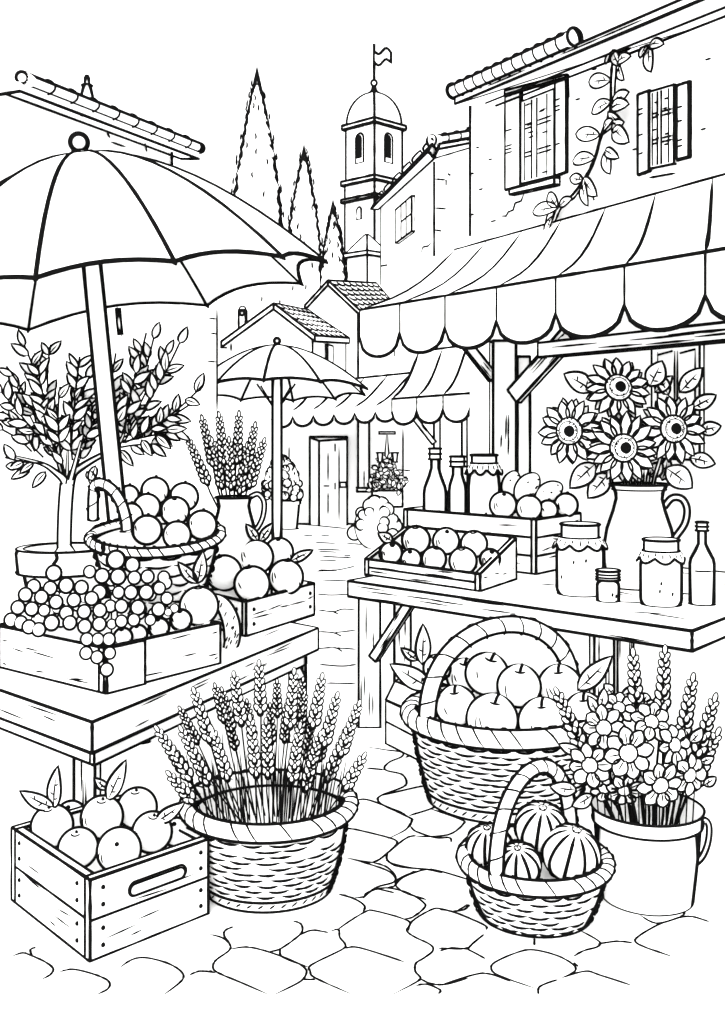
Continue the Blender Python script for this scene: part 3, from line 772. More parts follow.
um, q = parasol('market_parasol', 'big parasol with ball finial leaning over the fruit table', top, foot, 1.388, .88, (-90.3, -62.7, -34.8, -12.7, 33.2, 71.2, 125.4, 165, 205, 238), .064, lr, tilt=(8.6, -1.8), mid=.955)
m = MB(2 * lw(7, 2.2)); c = P(119, 322, 7.0); s_ = 7.0 / F
m.tube([c + V((-1*s_, 0, 14*s_)), c, c + V((1.5*s_, 0, -13*s_))], 3.4*s_, RM, 10); m.tube([c + V((-2*s_, 0, 15*s_)), c + V((2.5*s_, 0, -14*s_))], lw(7, .8), K, 4); part(um, 'tie_strap', m)
d1 = 15.0; um2, q2 = parasol('market_parasol', 'smaller parasol standing far down the street before the shop front', (P(277, 346, d1)), V((P(277, HY, d1).x, d1, 0)), 1.252, .621, (-122.6, -93.1, -59.9, -15, 20, 52.3, 83.6, 119.1, 150, 185, 215), 6 * d1 / F, lw(d1, 2.1), ball_r=4.5 * d1 / F, mid=.95, tilt=(.3, 4.9))
m = MB()
for dx in (-1, 1): m.line(P(276, 411, d1), P(276 + dx * 19, 384, d1 - .2), lw(d1, 1.5)); m.line(P(276 + dx*4, 404, d1 - .05), P(276 + dx * 15, 386, d1 - .25), lw(d1, 1.2))
part(um2, 'strut', m)

# ------------------------------------------------------------------ tables
def table(name, label, C, A, B, z, th_, legs, r, ng=10, apron=True):
    """corner C, edge vectors A and B of the top"""
    C, A, B = V(C), V(A), V(B); t = thing(name, label, 'table', (C.x, C.y, 0))
    m = MB(); o = V((C.x, C.y, z - th_)); m.obox(o, A, B, (0, 0, th_), r)
    nA = A.cross(V((0, 0, 1))).normalized(); nA = nA if nA.dot(B) < 0 else -nA
    nB = B.cross(V((0, 0, 1))).normalized(); nB = nB if nB.dot(A) < 0 else -nB
    m.grain(o + nA * .003, A, V((0, 0, th_)), r * .5, ng, lo=.04, hi=.14); m.grain(o + nB * .003, B, V((0, 0, th_)), r * .5, ng // 2, lo=.05, hi=.2)
    m.grain(o + V((0, 0, th_ + .002)), A, B, r * .5, ng * 2, lo=.03, hi=.12)
    part(t, 'tabletop', m)
    a, b = A.normalized(), B.normalized()
    for (fa, fb, wl) in legs:
        m = MB(); p = C + A * fa + B * fb; p = V((p.x, p.y, 0)); x = V((wl, 0, 0)); y = V((0, wl, 0))
        m.obox(p - x / 2 - y / 2, x, y, (0, 0, z - th_), r * .95)
        for i in range(6):
            h = random.uniform(.05, z * .6); xx = random.uniform(-.4, .4) * wl; m.line(p + V((xx, -wl / 2 - .003, h)), p + V((xx, -wl / 2 - .003, h + random.uniform(.1, .3))), r * .5, .4, 4)
        part(t, 'leg', m)
    if apron:
        m = MB(); o = V((C.x, C.y, z - th_ - .085)) + A * .03 + B * .03
        m.obox(o, A * .94, b * .03, (0, 0, .085), r * .8); m.obox(o + b * .03, B * .9, a * .03, (0, 0, .085), r * .8); part(t, 'apron', m)
    return t
TZ = .70
Ct, At, Bt = G(92, 722, TZ), G(318, 628, TZ), G(0, 690, TZ)
A_, B_ = At - Ct, (Bt - Ct) * 2.5
lt = table('market_table', 'long plank table with fruit crates and plants under the big parasol', Ct, A_, B_, TZ, .135, [(.07, .11, .095), (.955, .06, .1), (.07, .9, .095), (.955, .9, .1)], lw(5.2, 2.6))
m = MB(); p = Ct + A_ * .955 + B_ * .06
strut(m, P(286, 650, 6.9), P(300, 678, 6.75), .06, .05, (.3, -1, 0), lw(6.8, 2.2), 2); part(lt, 'brace', m)
T2 = .95
Cr, Ar = G(692, 631, T2), G(348, 581, T2)
Ar_ = Ar - Cr; Br_ = V((.62, .785, 0)).normalized() * 2.1
rtb = table('market_table', 'long plank table with jars and sunflowers under the awning', Cr, Ar_, Br_, T2, .10, [(.965, .06, .14), (.955, .22, .11), (.28, .15, .11), (.5, .8, .11)], lw(6.2, 2.5), apron=False)
m = MB(); strut(m, P(374, 658, 7.02), P(412, 600, 6.85), .055, .05, (-.5, -1, 0), lw(6.9, 2.2), 3); part(rtb, 'brace', m)
m = MB(); pz = Cr + Ar_ * .24 + Br_ * .75

# ------------------------------------------------------------------ crates
def crate(name, label, C, Rr, L, z, h, r, th_=.036, seams=1, nails=True, low=None, handle=False, ng=6, post=0., group='wooden fruit crates'):
    C, Rr, L = (V((p.x, p.y, z)) for p in (C, Rr, L)); a, b = Rr - C, L - C; t = thing(name, label, 'crate', C, group)
    up = V((0, 0, 1)); au, bu = a.normalized(), b.normalized()
    na = a.cross(up).normalized(); na = na if na.dot(b) < 0 else -na     # outward of the right hand face
    nb = b.cross(up).normalized(); nb = nb if nb.dot(a) < 0 else -nb     # outward of the left hand face
    def deco(m, o, e, nn, hh, k):
        for s_ in range(seams):
            z_ = hh * (s_ + 1) / (seams + 1); m.line(o + nn * .002 + up * z_, o + e + nn * .002 + up * z_, r * .75)
        m.grain(o + nn * .002, e, up * hh, r * .5, k, lo=.08, hi=.3)
        if nails:
            for f in (.1, .93):
                for s_ in range(seams + 1):
                    for zz in (.3, .72):
                        m.ball(o + e * f + nn * .002 + up * hh * ((s_ + zz) / (seams + 1)), r * 1.25, K, n=8, m=6)
    faces = [(C, a, b, na, h), (C + b, a, -b, -na, h), (C, b, a, nb, h), (C + a, b, -a, -nb, h)]
    for i, (o, e, inn, nn, hh) in enumerate(faces):
        m = MB(); t_ = inn.normalized() * th_
        if low and i < 2:                                                # sloping ends of a display tray
            f0, f1 = low
            ed = e
            m.prism([o, o + ed, o + ed + up * f1, o + up * f0], t_, r)
            m.grain(o + nn * .002 + up * .02, ed * .95, up * (f0 * .8), r * .42, ng - 2, lo=.1, hi=.3)
        else:
            hh_ = hh
            if low: hh_ = low[0] if i == 2 else low[1]
            if i >= 2: o = o + au * 0 + bu * th_ * (1) * 1; e = e - bu * th_ * 2
            m.obox(o, e, t_, up * hh_, r, skip=(6,) if C.y > 5 else ()); deco(m, o, e, nn, hh_, ng)
            if post and i == 0:
                m.obox(o + nn * .02 + au * .0, au * post, -nn * .019, up * hh_ * 1.0, r)
        if handle and i == 0:
            c = o + e * .55 + up * hh * .70; L_, q_ = e.length * .19, hh * .09; eu = e.normalized()
            for k_, sc_ in ((0, 1.), (1, .78)):
                pts = []
                for j in range(24):
                    an = 2 * math.pi * j / 24; cx = math.cos(an); sx = math.sin(an)
                    pts.append(c + nn * .004 + eu * ((L_ if cx > 0 else -L_) + q_ * cx * sc_ * 1.1) + up * (q_ * sx * sc_ + (0 if k_ == 0 else -.15 * q_)))
                m.tube(pts, r * (.75 if k_ == 0 else .55), K, 5, closed=True)
        part(t, 'end_panel' if i < 2 else 'side_panel', m)
    m = MB(); m.obox(C + up * .004 + (a + b) * .03, a * .94, b * .94, up * .015); part(t, 'floor_board', m)
    return t
r4 = lw(4.2, 2.7)
crate('fruit_crate', 'open wooden crate with a slot handle on the cobbles, full of leafy round fruit', G(90, 962), G(208, 914), G(12, 900), 0, .303, r4, seams=1, handle=True)
c1 = crate('fruit_crate', 'long wooden crate on the left table heaped with grapes', G(104, 694, TZ), G(220, 664, TZ), G(-4, 667, TZ), TZ + .002, .218, lw(5.4, 2.6), seams=0, ng=8, nails=False, post=.24)
c2 = crate('fruit_crate', 'small wooden crate of round fruit at the street end of the left table', G(246, 637, TZ), G(314, 615, TZ), P(185, 600, 7.14), TZ + .002, .21, lw(6.7, 2.5), seams=0)
tr_ = crate('display_tray', 'low sloping wooden tray of round fruit at the front of the jar table', G(480, 592, T2), G(480, 592, T2) + V((.29, .51, 0)), G(365, 575, T2), T2 + .002, .16, lw(6.9, 2.5), low=(.108, .27), seams=1, nails=False)
m = MB(); cq = P(500, 569, 6.95)
m.tube(smooth([P(x, y, 6.93 - (x - 480) * -.0125 - .05) for x, y in ((505, 562), (500, 563), (496, 568), (498, 573), (504, 571), (508, 566))], 4), lw(6.9, 2.6), K, 5, taper=.2); part(tr_, 'hand_hold', m)
q0 = P(536, 520, 7.45); q0.z = 0
tc_ = crate('fruit_crate', 'tall wooden crate on the jar table holding bottles and fruit', q0, q0 + V((.40, .50, 0)), V(((404 - CX) * 8.3 / F, 8.3, 0)), T2 + .002, .375, lw(7.8, 2.4), seams=2, nails=False, ng=9)
m = MB(); e = G(480, 592, T2) + V((.29, .51, 0)) * .5; 
# riser box behind the left crates and a chest under the right table
rb = thing('display_riser', 'plain wooden riser box carrying the fruit basket and the lavender jug', 'box', P(170, 600, 7.0), None); rb.location.z = TZ
m = MB(); m.obox(V((P(100, HY, 6.55).x, 6.55, TZ + .002)), (.98, .5, 0), (-.4, .62, 0), (0, 0, .24), lw(6.8, 2.2)); part(rb, 'box_body', m)
bx = thing('storage_box', 'small box with a sloping lid on the cobbles beside the apple basket', 'box', G(400, 752), None)
m = MB(); o = G(386, 744); e1_ = G(425, 764) - o; m.obox(o, e1_, V((.25, .45, 0)), (0, 0, .27), lw(6.6, 2.2)); m.line(o + V((0, -.004, .14)), o + e1_ + V((0, -.004, .13)), lw(6.6, 1.6)); part(bx, 'box_body', m)
m = MB(); o2 = o + V((0, 0, .272)); m.prism([o2, o2 + V((.06, .11, .09)), o2 + V((.19, .34, .09)), o2 + V((.25, .45, 0))], e1_, lw(6.6, 2.2)); part(bx, 'lid', m)

# ------------------------------------------------------------------ baskets
def basket(label, c, r0, r1, h, r, rows=7, cols=16, tilt=0., bulge=.012, handle=None, wpx=2.6, dpx=4.5, rim_r=None, band=True, name='wicker_basket', group='wicker baskets'):
    c = V(c); T = Matrix.Rotation(R_(tilt), 3, 'X'); t = thing(name, label, 'basket', c, group)
    at = lambda p: c + T @ V(p); rr = rim_r or r1 * .075
    def rad(z): f = z / h; return r0 + (r1 - r0) * f + bulge * math.sin(math.pi * f)
    prof = [(0, .0), (r0 * .95, 0)] + [(rad(h * k / 10), h * k / 10) for k in range(11)]
    inner = [(r1 - .02, h), (r1 * .93, h * .72), (0, h * .72)]  # false floor, added high up to brighten the basket's inside
    m = MB(2 * r); m.lathe(prof, c, 56, RM, T); m.lathe(inner, c, 56, W, T); m.ring(at((0, 0, .006)), r0, r, T)
    if band: z_b = h * .14; m.ring(at((0, 0, z_b)), rad(z_b) + .002, r * .8, T)
    zz0, zz1 = (h * .22 if band else h * .1), h * .93
    for k in range(rows):
        z = zz0 + (zz1 - zz0) * k / (rows - 1)
        for j in range(cols):
            if random.random() < .07: continue
            a0 = 2 * math.pi * (j + (.5 if k % 2 else 0) + random.uniform(-.06, .06)) / cols; da = 2 * math.pi / cols * random.uniform(.75, 1.06)
            dz = (zz1 - zz0) / rows * random.uniform(.18, .4)
            pts = [at((math.cos(a0 + da * f) * (rad(z) + .003), math.sin(a0 + da * f) * (rad(z) + .003), z - dz * 4 * f * (1 - f))) for f in (0, .2, .4, .6, .8, 1)]
            m.tube(pts, r * .7, K, 4, taper=.3, wob=.2)
    if band:
        for j in range(cols * 2):
            a = 2 * math.pi * j / (cols * 2); m.line(at((math.cos(a) * (rad(.02) + .004), math.sin(a) * (rad(.02) + .004), .02)), at((math.cos(a + .09) * (rad(h*.11) + .004), math.sin(a + .09) * (rad(h*.11) + .004), h * .11)), r * .5, .4, 4)
    R_px = r1 * F / c.y
    part(t, 'body', m, rim=cont(R_px, wpx))
    m = MB(); pts = [at((math.cos(2 * math.pi * j / 64) * r1, math.sin(2 * math.pi * j / 64) * r1, h)) for j in range(64)]
    m.ink = 1.7 * r; m.tube(pts, rr, RM, 14, closed=True)
    nd = int(2 * math.pi * r1 / (rr * 1.5))
    for j in range(nd):
        if random.random() < .12: continue
        a = 2 * math.pi * j / nd; tw = 2.0 * rr / r1
        pp = []
        for k in range(7):
            ph = R_(150 - 30 * k) ; aa = a + tw * k / 6 
            rad_ = r1 + math.cos(ph) * rr * 1.03; pp.append(at((math.cos(aa) * rad_, math.sin(aa) * rad_, h + math.sin(ph) * rr * 1.03)))
        m.tube(pp, r * .6, K, 4, taper=.25, wob=.15)
    part(t, 'rim', m, rim=cont(rr * F / c.y, wpx * .85))
    if handle:
        az, hh, rh_, lean = handle; dirv = V((math.cos(R_(az)), math.sin(R_(az)), 0)); out = V((-dirv.y, dirv.x, 0))
        pts = []
        for k in range(41):
            a = math.pi * k / 40; pts.append(at(dirv * (r1 * .96 * math.cos(a)) + out * (lean * math.sin(a)) + V((0, 0, h + math.sin(a) ** .8 * hh))))
        handle_tube(t, pts, rh_, r, c.y, wpx)
    return t
def handle_tube(t, pts, rh_, r, d, wpx, pitch=1.05):
    m = MB(1.7 * r); m.tube(pts, rh_, RM, 14); T_, A, B = frames(pts); L = sum((pts[i+1] - pts[i]).length for i in range(len(pts) - 1))
    n = int(L / (rh_ * pitch)); N = len(pts) - 1
    for k in range(n):
        pp = []
        for j in range(8):
            s_ = min(N - .001, max(0, (k + j / 7 * 1.1) / n * N)); i = int(s_); f = s_ - i
            ph = 2.7 * k + .0 + j / 7 * 3.3
            c = pts[i].lerp(pts[i+1], f); pp.append(c + (A[i] * math.cos(ph) + B[i] * math.sin(ph)) * rh_ * 1.04)
        m.tube(pp, r * .55, K, 4, taper=.3, wob=.15)
    part(t, 'handle', m, rim=cont(rh_ * F / d, wpx * .9))
lb = P(269, HY, 4.73); basket('wide wicker basket of lavender on the cobbles beside the slot handled crate', (lb.x, lb.y, 0), .272, .345, .35, lw(4.5, 2.7), rows=11, cols=19, rim_r=.042)
sb = P(535, HY, 4.47); basket('small handled wicker basket of ribbed pumpkins, nearest on the cobbles', (sb.x, sb.y, 0), .225, .285, .215, lw(4.3, 2.7), rows=8, cols=19, handle=(-132, .37, .034, .0), rim_r=.036, band=False)
bb = P(503, HY, 5.83); basket('big handled wicker basket of apples standing before the jar table', (bb.x, bb.y, 0), .40, .49, .445, lw(5.5, 2.7), rows=12, cols=24, handle=(-152, .47, .050, 0), rim_r=.056)
fb = P(158, HY, 6.35); fbz = .945
fbt = basket('round wicker basket of fruit on the left table, next to the olive pot', (fb.x + .0, 6.35, fbz), .25, .365, .40, lw(6.3, 2.6), rows=7, cols=14, tilt=9, rim_r=.035, band=False)
hp = smooth([P(x, y, d) for x, y, d in ((93, 520, 6.3), (94, 490, 6.25), (101, 484, 6.15), (112, 490, 6.05), (121, 503, 6.0), (126, 520, 5.98), (127, 532, 5.98))], 6)
handle_tube(fbt, hp, .036, lw(6.2, 2.6), 6.2, 2.6)

# ------------------------------------------------------------------ fruit
FM = {}
def fruit_mesh(kind, rpx, var):
    key = (kind, round(rpx / 3), var)
    if key in FM: return FM[key]
    rnd = random.Random(hash(var) % 97 + len(kind)); m = MB(); lr_ = 1.15 / rpx
    on = lambda th, ph, k=1.005: V((math.sin(th) * math.cos(ph), math.sin(th) * math.sin(ph), math.cos(th))) * k
    if kind == 'apple':
        prof = []
        for k in range(25):
            a = math.pi * k / 24; rr = math.sin(a) * 1.0; z = -math.cos(a) * .94
            z -= .20 * math.exp(-(rr / .28) ** 2) if z > 0 else -.1 * math.exp(-(rr / .3) ** 2); prof.append((rr, z))
        m.lathe(prof, (0, 0, 0), 36, axial=False)
        m.tube([V((0, 0, .72)), V((.03, 0, .95)), V((.1, .02, 1.12))], lr_ * 1.5, K, 5)
        m.tube([V((math.cos(R_(a)) * .25, math.sin(R_(a)) * .25, .80)) for a in range(200, 345, 20)], lr_ * .9, K, 4, taper=.3)
    elif kind == 'pumpkin':
        n = 90; nl = 10
        prof = [(math.sin(math.pi * k / 20), -math.cos(math.pi * k / 20) * .93) for k in range(21)]
        m.lathe(prof, (0, 0, 0), n, RM, axial=False, jit=lambda k, j: 1 - .07 * (1 - abs(math.sin(math.pi * nl * j / n))) ** 2)
        for i in range(nl):
            a = 2 * math.pi * i / nl; m.tube([V((math.sin(th_) * math.cos(a) * .955, math.sin(th_) * math.sin(a) * .955, math.cos(th_) * .915)) for th_ in [R_(12 + 156 * k / 14) for k in range(15)]], lr_ * 1.7, K, 5, taper=.15)
        m.ball((0, 0, .93), .15, RM, (1, 1, .6), n=12, m=8); m.ring((0, 0, .95), .13, lr_ * .8, m=14)
        for i in range(5): a = i * 1.26; m.line(V((0, 0, 1.0)), V((math.cos(a) * .17, math.sin(a) * .17, .95)), lr_ * .8)
    elif kind == 'lemon':
        m.lathe([(math.sin(math.pi * k / 22) ** .9 * .78, -math.cos(math.pi * k / 22) * (1.0 + .12 * abs(math.cos(math.pi * k / 22)) ** 6)) for k in range(23)], (0, 0, 0), 32, axial=False)
        for i in range(5): th_, ph = rnd.uniform(.7, 2), rnd.uniform(-2.4, -.7); p = on(th_, ph); p = V((p.x * .79, p.y * .79, p.z)); m.line(p, p + V((.08, 0, .14)), lr_ * .8, .3, 4)
    else:
        m.ball((0, 0, 0), 1, n=40, m=24)
        if var % 3 != 2:
            m.tube([on(.22, a) for a in [R_(190 + 18 * k) for k in range(10)]], lr_ * 1.0, K, 4, taper=.3)
            m.tube([on(.05, 0), V((.05, -.03, 1.10))], lr_ * 1.5, K, 5)
        else:
            m.ball(on(.35, -1.6, .99), lr_ * 2.2, K, n=8, m=6)
    if kind in ('round', 'apple'):
        for th0, ph0, l in ((1.35, -2.45, .55), (1.75, -.75, .6), (1.2, -2.3, .3)):  # painted highlights: short ink strokes near the sides of the skin
            if rnd.random() < .75: m.tube([on(th0 - l / 2 + l * k / 6, ph0 + .04 * k) * (.985 if kind == 'apple' else 1) for k in range(7)], lr_ * .8, K, 4, taper=.3)
    o = m.build('fruit', origin=V((0, 0, 0)), rim=cont(rpx, 2.5)); me = o.data; bpy.data.objects.remove(o); FM[key] = me
    return me
NAMES = {'round': 'round_fruit', 'apple': 'apple', 'pumpkin': 'pumpkin', 'lemon': 'oval_fruit'}
def fruit(kind, px, py, rpx, d, label, group, lean=(0, 0), leaves=(), var=None, sc=1.0, stem=None):
    var = random.randrange(6) if var is None else var
    o = bpy.data.objects.new(NAMES[kind], fruit_mesh(kind, rpx, var)); col.objects.link(o)
    c = P(px, py, d); s_ = rpx * d / F; o.location = c; o.scale = (s_ * sc, s_ * sc, s_)
    o.rotation_euler = (R_(lean[0]), R_(lean[1]), 0)
    tag(o, label, 'fruit', group)
    if leaves:
        inv = (Matrix.Translation(c) @ o.rotation_euler.to_matrix().to_4x4() @ Matrix.Diagonal((s_ * sc, s_ * sc, s_, 1))).inverted()
        for (bx_, by_, tx_, ty_, wd_) in leaves:
            m = MB(); dd_ = d - s_ * .25; a, b = P(bx_, by_, dd_), P(tx_, ty_, dd_ - .03)
            m.leaf(a, b, (random.uniform(-.2, .2), -1, .15), wd_ * dd_ / F, lw(dd_, 2.2), veins=3, curl=.06)
            me = m.build('leaf', o, inv=inv)
    return o
g1 = 'fruit in the slot handled crate'; rim_ = None
fruit('round', 52, 826, 22, 4.62, 'leafy round fruit with two leaves in the left corner of the slot handled crate', g1, (20, -5), [(54, 808, 20, 791, 15), (54, 808, 58, 766, 15)], 0)
fruit('round', 78, 848, 21, 4.42, 'leafless round fruit against the left board of the slot handled crate', g1, (25, 0), (), 1)
fruit('round', 119, 850, 23, 4.33, 'frontmost round fruit right behind the slot handle', g1, (35, 10), (), 2)
fruit('round', 152, 832, 21, 4.50, 'round fruit with one leaf pointing right in the slot handled crate', g1, (22, 8), [(156, 822, 185, 802, 13)], 3)
fruit('round', 102, 817, 22, 4.60, 'round fruit in the middle of the slot handled crate, one tall and one small leaf', g1, (22, 5), [(108, 800, 126, 760, 15), (107, 789, 94, 778, 9)], 4)
fruit('round', 137, 808, 21, 4.74, 'leafless round fruit at the back of the slot handled crate, under the tall leaf', g1, (20, 0), (), 0)
fruit('round', 71, 816, 16, 4.86, 'round fruit half hidden behind the two leaved fruit in the crate', g1, (20, 0), (), 2)
fruit('round', 176, 832, 15, 4.60, 'round fruit squeezed into the right corner of the slot handled crate', g1, (20, 0), (), 5)
g2 = 'fruit in the basket by the olive pot'
for px, py, r_, d, lb_ in ((129, 495, 11, 6.68, 'small round fruit at the back left of the basket by the olive pot'), (155, 491, 15, 6.60, 'topmost round fruit of the basket by the olive pot'), (184, 497, 15.5, 6.55, 'round fruit at the back right of the basket by the olive pot'),
    (147, 507, 14.5, 6.38, 'round fruit in the second row left in the basket by the olive pot'), (175, 511, 15.5, 6.34, 'round fruit in the centre of the basket by the olive pot'), (202, 525, 16, 6.24, 'round fruit at the right rim of the basket by the olive pot'),
    (147, 530, 16, 6.14, 'front round fruit beside the wicker handle of the basket by the olive pot'), (177, 535, 15, 6.12, 'front middle round fruit above the rim of the basket by the olive pot'), (131, 515, 13, 6.3, 'round fruit mostly hidden behind the wicker handle of the basket')):
    fruit('round', px, py, r_, d, lb_, g2, (15, 5))
g3 = 'fruit in the crate at the street end of the left table'
fruit('round', 224, 573, 19, 6.95, 'round fruit at the left of the small crate on the left table', g3, (18, -15), (), 0)
fruit('round', 256, 557, 18.5, 7.12, 'round fruit topping the pile in the small crate on the left table', g3, (10, 0), [(258, 541, 246, 524, 9), (260, 541, 273, 523, 9)], 3)
fruit('round', 279, 552, 15.5, 7.30, 'rearmost round fruit of the small crate on the left table', g3, (12, 0), (), 2)
fruit('round', 252, 584, 19, 6.80, 'front round fruit at the corner of the small crate on the left table', g3, (16, -10), (), 1)
fruit('round', 286, 577, 18.5, 7.10, 'round fruit with a leaf to the right in the small crate on the left table', g3, (15, 5), [(291, 561, 313, 550, 9)], 4)
g4 = 'fruit among the grapes'
fruit('round', 199, 606, 20.5, 5.95, 'large fruit with two upright leaves at the right end of the grape crate', g4, (15, 0), [(197, 583, 178, 562, 11), (198, 583, 203, 551, 13)], 1)
for px, py, r_, d, lb_ in ((123, 637, 10.5, 5.42, 'round fruit low in the grape crate right of the hanging grapes'), (138, 634, 10.5, 5.5, 'round fruit second from the hanging grapes along the crate board'), (159, 628, 11.5, 5.6, 'round fruit in the middle of the grape crate along its board'), (181, 620, 12, 5.72, 'round fruit under the large leafy fruit in the grape crate')):
    fruit('round', px, py, r_, d, lb_, g4, (15, 0), (), 2)
gd = thing('gourd', 'curved mottled gourd standing between the two crates of the left table', 'gourd', P(225, 650, 6.2)); gd.location.z = TZ
m = MB(); gp = smooth([P(228, 652, 6.3), P(232, 640, 6.3), P(231, 622, 6.32), P(224, 606, 6.34), P(214, 597, 6.36)], 5)
m.tube(gp, lambda t_: .055 * math.sin(math.pi * (.12 + .8 * t_)) ** .5, RM, 14)
for i in range(16): k = random.randrange(2, len(gp) - 3); p = gp[k] + V((random.uniform(-.035, .035), -.05, 0)); m.line(p, p + V((.012, 0, .03)), lw(6.3, 1.1), .3, 4)
part(gd, 'skin', m, rim=cont(9, 2.2))
g5 = 'fruit in the display tray'
for px, py, r_, d, lb_ in ((391, 553, 13, 7.45, 'round fruit at the left end of the front row of the display tray'), (411, 559, 11.5, 7.30, 'second fruit of the front row of the display tray'), (434, 559, 13.5, 7.12, 'third fruit of the front row of the display tray'), (463, 561, 15, 6.92, 'largest fruit of the front row of the display tray'),
    (416, 540, 15.5, 7.58, 'left fruit of the back row of the display tray'), (446, 541, 14.5, 7.42, 'middle fruit of the back row of the display tray'), (474, 544, 14.5, 7.24, 'right fruit of the back row of the display tray'), (490, 559, 11.5, 7.02, 'fruit tucked against the sloping end of the display tray')):
    fruit('round', px, py, r_, d, lb_, g5, (25, random.uniform(-10, 10)), [(392, 541, 378, 533, 10)] if 'left end' in lb_ else ())
g6 = 'fruit in the tall crate'
for kind, px, py, r_, d, lean, lb_ in (('round', 503, 505, 14.5, 7.95, (20, 0), 'round fruit beside the jar in the tall crate'), ('round', 529, 508, 14, 7.72, (20, 0), 'round fruit at the front corner of the tall crate'), ('round', 548, 510, 11, 7.74, (20, 0), 'fruit wedged behind the front corner of the tall crate'),
    ('round', 566, 505, 13, 7.85, (20, 0), 'round fruit at the right end of the tall crate'), ('lemon', 527, 487, 15.5, 8.05, (5, 38), 'tilted oval fruit topping the pile in the tall crate'), ('lemon', 511, 484, 13, 8.3, (5, 20), 'upright oval fruit behind the pile in the tall crate'), ('lemon', 549, 492, 14, 8.02, (5, 60), 'oval fruit lying to the right in the pile of the tall crate')):
    fruit(kind, px, py, r_, d, lb_, g6, lean)
g7 = 'apples in the big basket'
for px, py, r_, d, lb_, lv in ((487, 674, 23, 5.95, 'upper left apple with a curled stem in the big basket', ()), (519, 686, 23, 5.78, 'apple in the centre of the big basket', ()), (560, 686, 23, 5.86, 'upper right apple below the handle of the big basket', ()), (492, 719, 27, 5.55, 'large front apple at the rim of the big basket', ()),
    (543, 722, 26, 5.54, 'front right apple at the rim of the big basket', ()), (456, 706, 22, 5.66, 'apple behind the left foot of the basket handle', ()), (464, 676, 19, 6.1, 'apple at the back of the big basket, under the left of the handle', ()), (585, 713, 22, 5.62, 'apple with a broad leaf at the right rim of the big basket', [(578, 690, 612, 656, 18)]),
    (437, 668, 15, 6.0, 'apple with leaves at the outer left of the big basket', [(430, 688, 390, 664, 20), (422, 664, 423, 624, 15), (417, 660, 401, 648, 9)])):
    fruit('apple', px, py, r_, d, lb_, g7, (22, random.uniform(-12, 12)), lv)
g8 = 'pumpkins in the small basket'
for px, py, r_, d, ln, lb_ in ((541, 827, 27, 4.52, (25, 0), 'ribbed pumpkin at the back under the handle of the small basket'), (571, 853, 30, 4.41, (20, 8), 'largest ribbed pumpkin at the right of the small basket'), (489, 846, 24, 4.5, (20, -8), 'ribbed pumpkin at the left of the small basket'), (519, 864, 23, 4.34, (25, -8), 'ribbed pumpkin in front behind the handle foot of the small basket')):
    fruit('pumpkin', px, py, r_, d, lb_, g8, ln)

# grapes
gmesh = {}
def bunch(label, pts, stemp, rr=28):
    c = P(stemp[0], stemp[1], 5.6); t = thing('grape_bunch', label, 'grapes', c, 'grape bunches on the left table')
    m = MB(); m.tube(smooth([P(x, y, 5.6) for x, y in (stemp, (stemp[0] + 4, stemp[1] - 6), (stemp[0] + 3, stemp[1] - 11))], 3), lw(5.6, 3), K, 5); part(t, 'stem', m)
    for p in pts:
        x, y = p[0], p[1]; r_ = p[2] if len(p) > 2 else rr
        px, py = x / 3.625, 540 + y / 3.625; rp_ = r_ / 3.625
        d = p[3] if len(p) > 3 else (5.10 if y > 335 else 5.14 + (335 - y) / 335 * .75 + random.uniform(-.03, .03))
        if 'g' not in gmesh:
            m = MB(); m.ball((0, 0, 0), 1, n=24, m=14)
            o = m.build('grape', origin=V((0, 0, 0)), rim=cont(8.0, 2.2)); gmesh['g'] = o.data; bpy.data.objects.remove(o)
        o = bpy.data.objects.new('grape', gmesh['g']); col.objects.link(o); o.parent = t; o.location = P(px, py, d) - c; s_ = rp_ * d / F; o.scale = (s_, s_, s_ * 1.04)
A_pts = [(195,120,32),(122,168),(182,175),(240,165,31),(150,207),(203,225),(268,218),(92,198),(115,250),(160,255,24),(65,245),(305,260),(362,255),(332,212),(295,172),(40,290),(75,300),(105,315),(140,325),(187,300,31),(240,265),(253,300),(307,313),(360,305),(315,360,26),(355,360,25),(395,360,26),(312,410,26),(352,425,26),(398,410,24),(387,470,27)]
A_more = [(random.uniform(60, 330), random.uniform(190, 300), 25, 5.9) for _ in range(26)]
B_pts = [(420,72,38),(480,90,30),(370,130,30),(428,133,32),(487,137,27),(535,133,27),(325,115,25),(475,190,28),(530,190,30),(578,175,25),(430,190,25),(605,212,25),(360,190,30),(440,240,27),(500,245,30),(575,252,28),(632,248,18),(545,290,22),(405,305,20),(440,295,25),(485,290,25),(400,240,25),(610,262,15)]
B_pts = [(x, y, r_, 5.35 + (300 - y) / 300 * .5 + random.uniform(-.03, .03)) for x, y, r_ in B_pts]
B_more = [(random.uniform(350, 620), random.uniform(120, 290), 25, 5.95) for _ in range(26)]
bunch('front grape bunch spilling over the corner of the long crate', A_pts + A_more, (53, 565))
bunch('grape bunch heaped at the back of the long crate, near the fruit basket', B_pts + B_more, (100, 556))

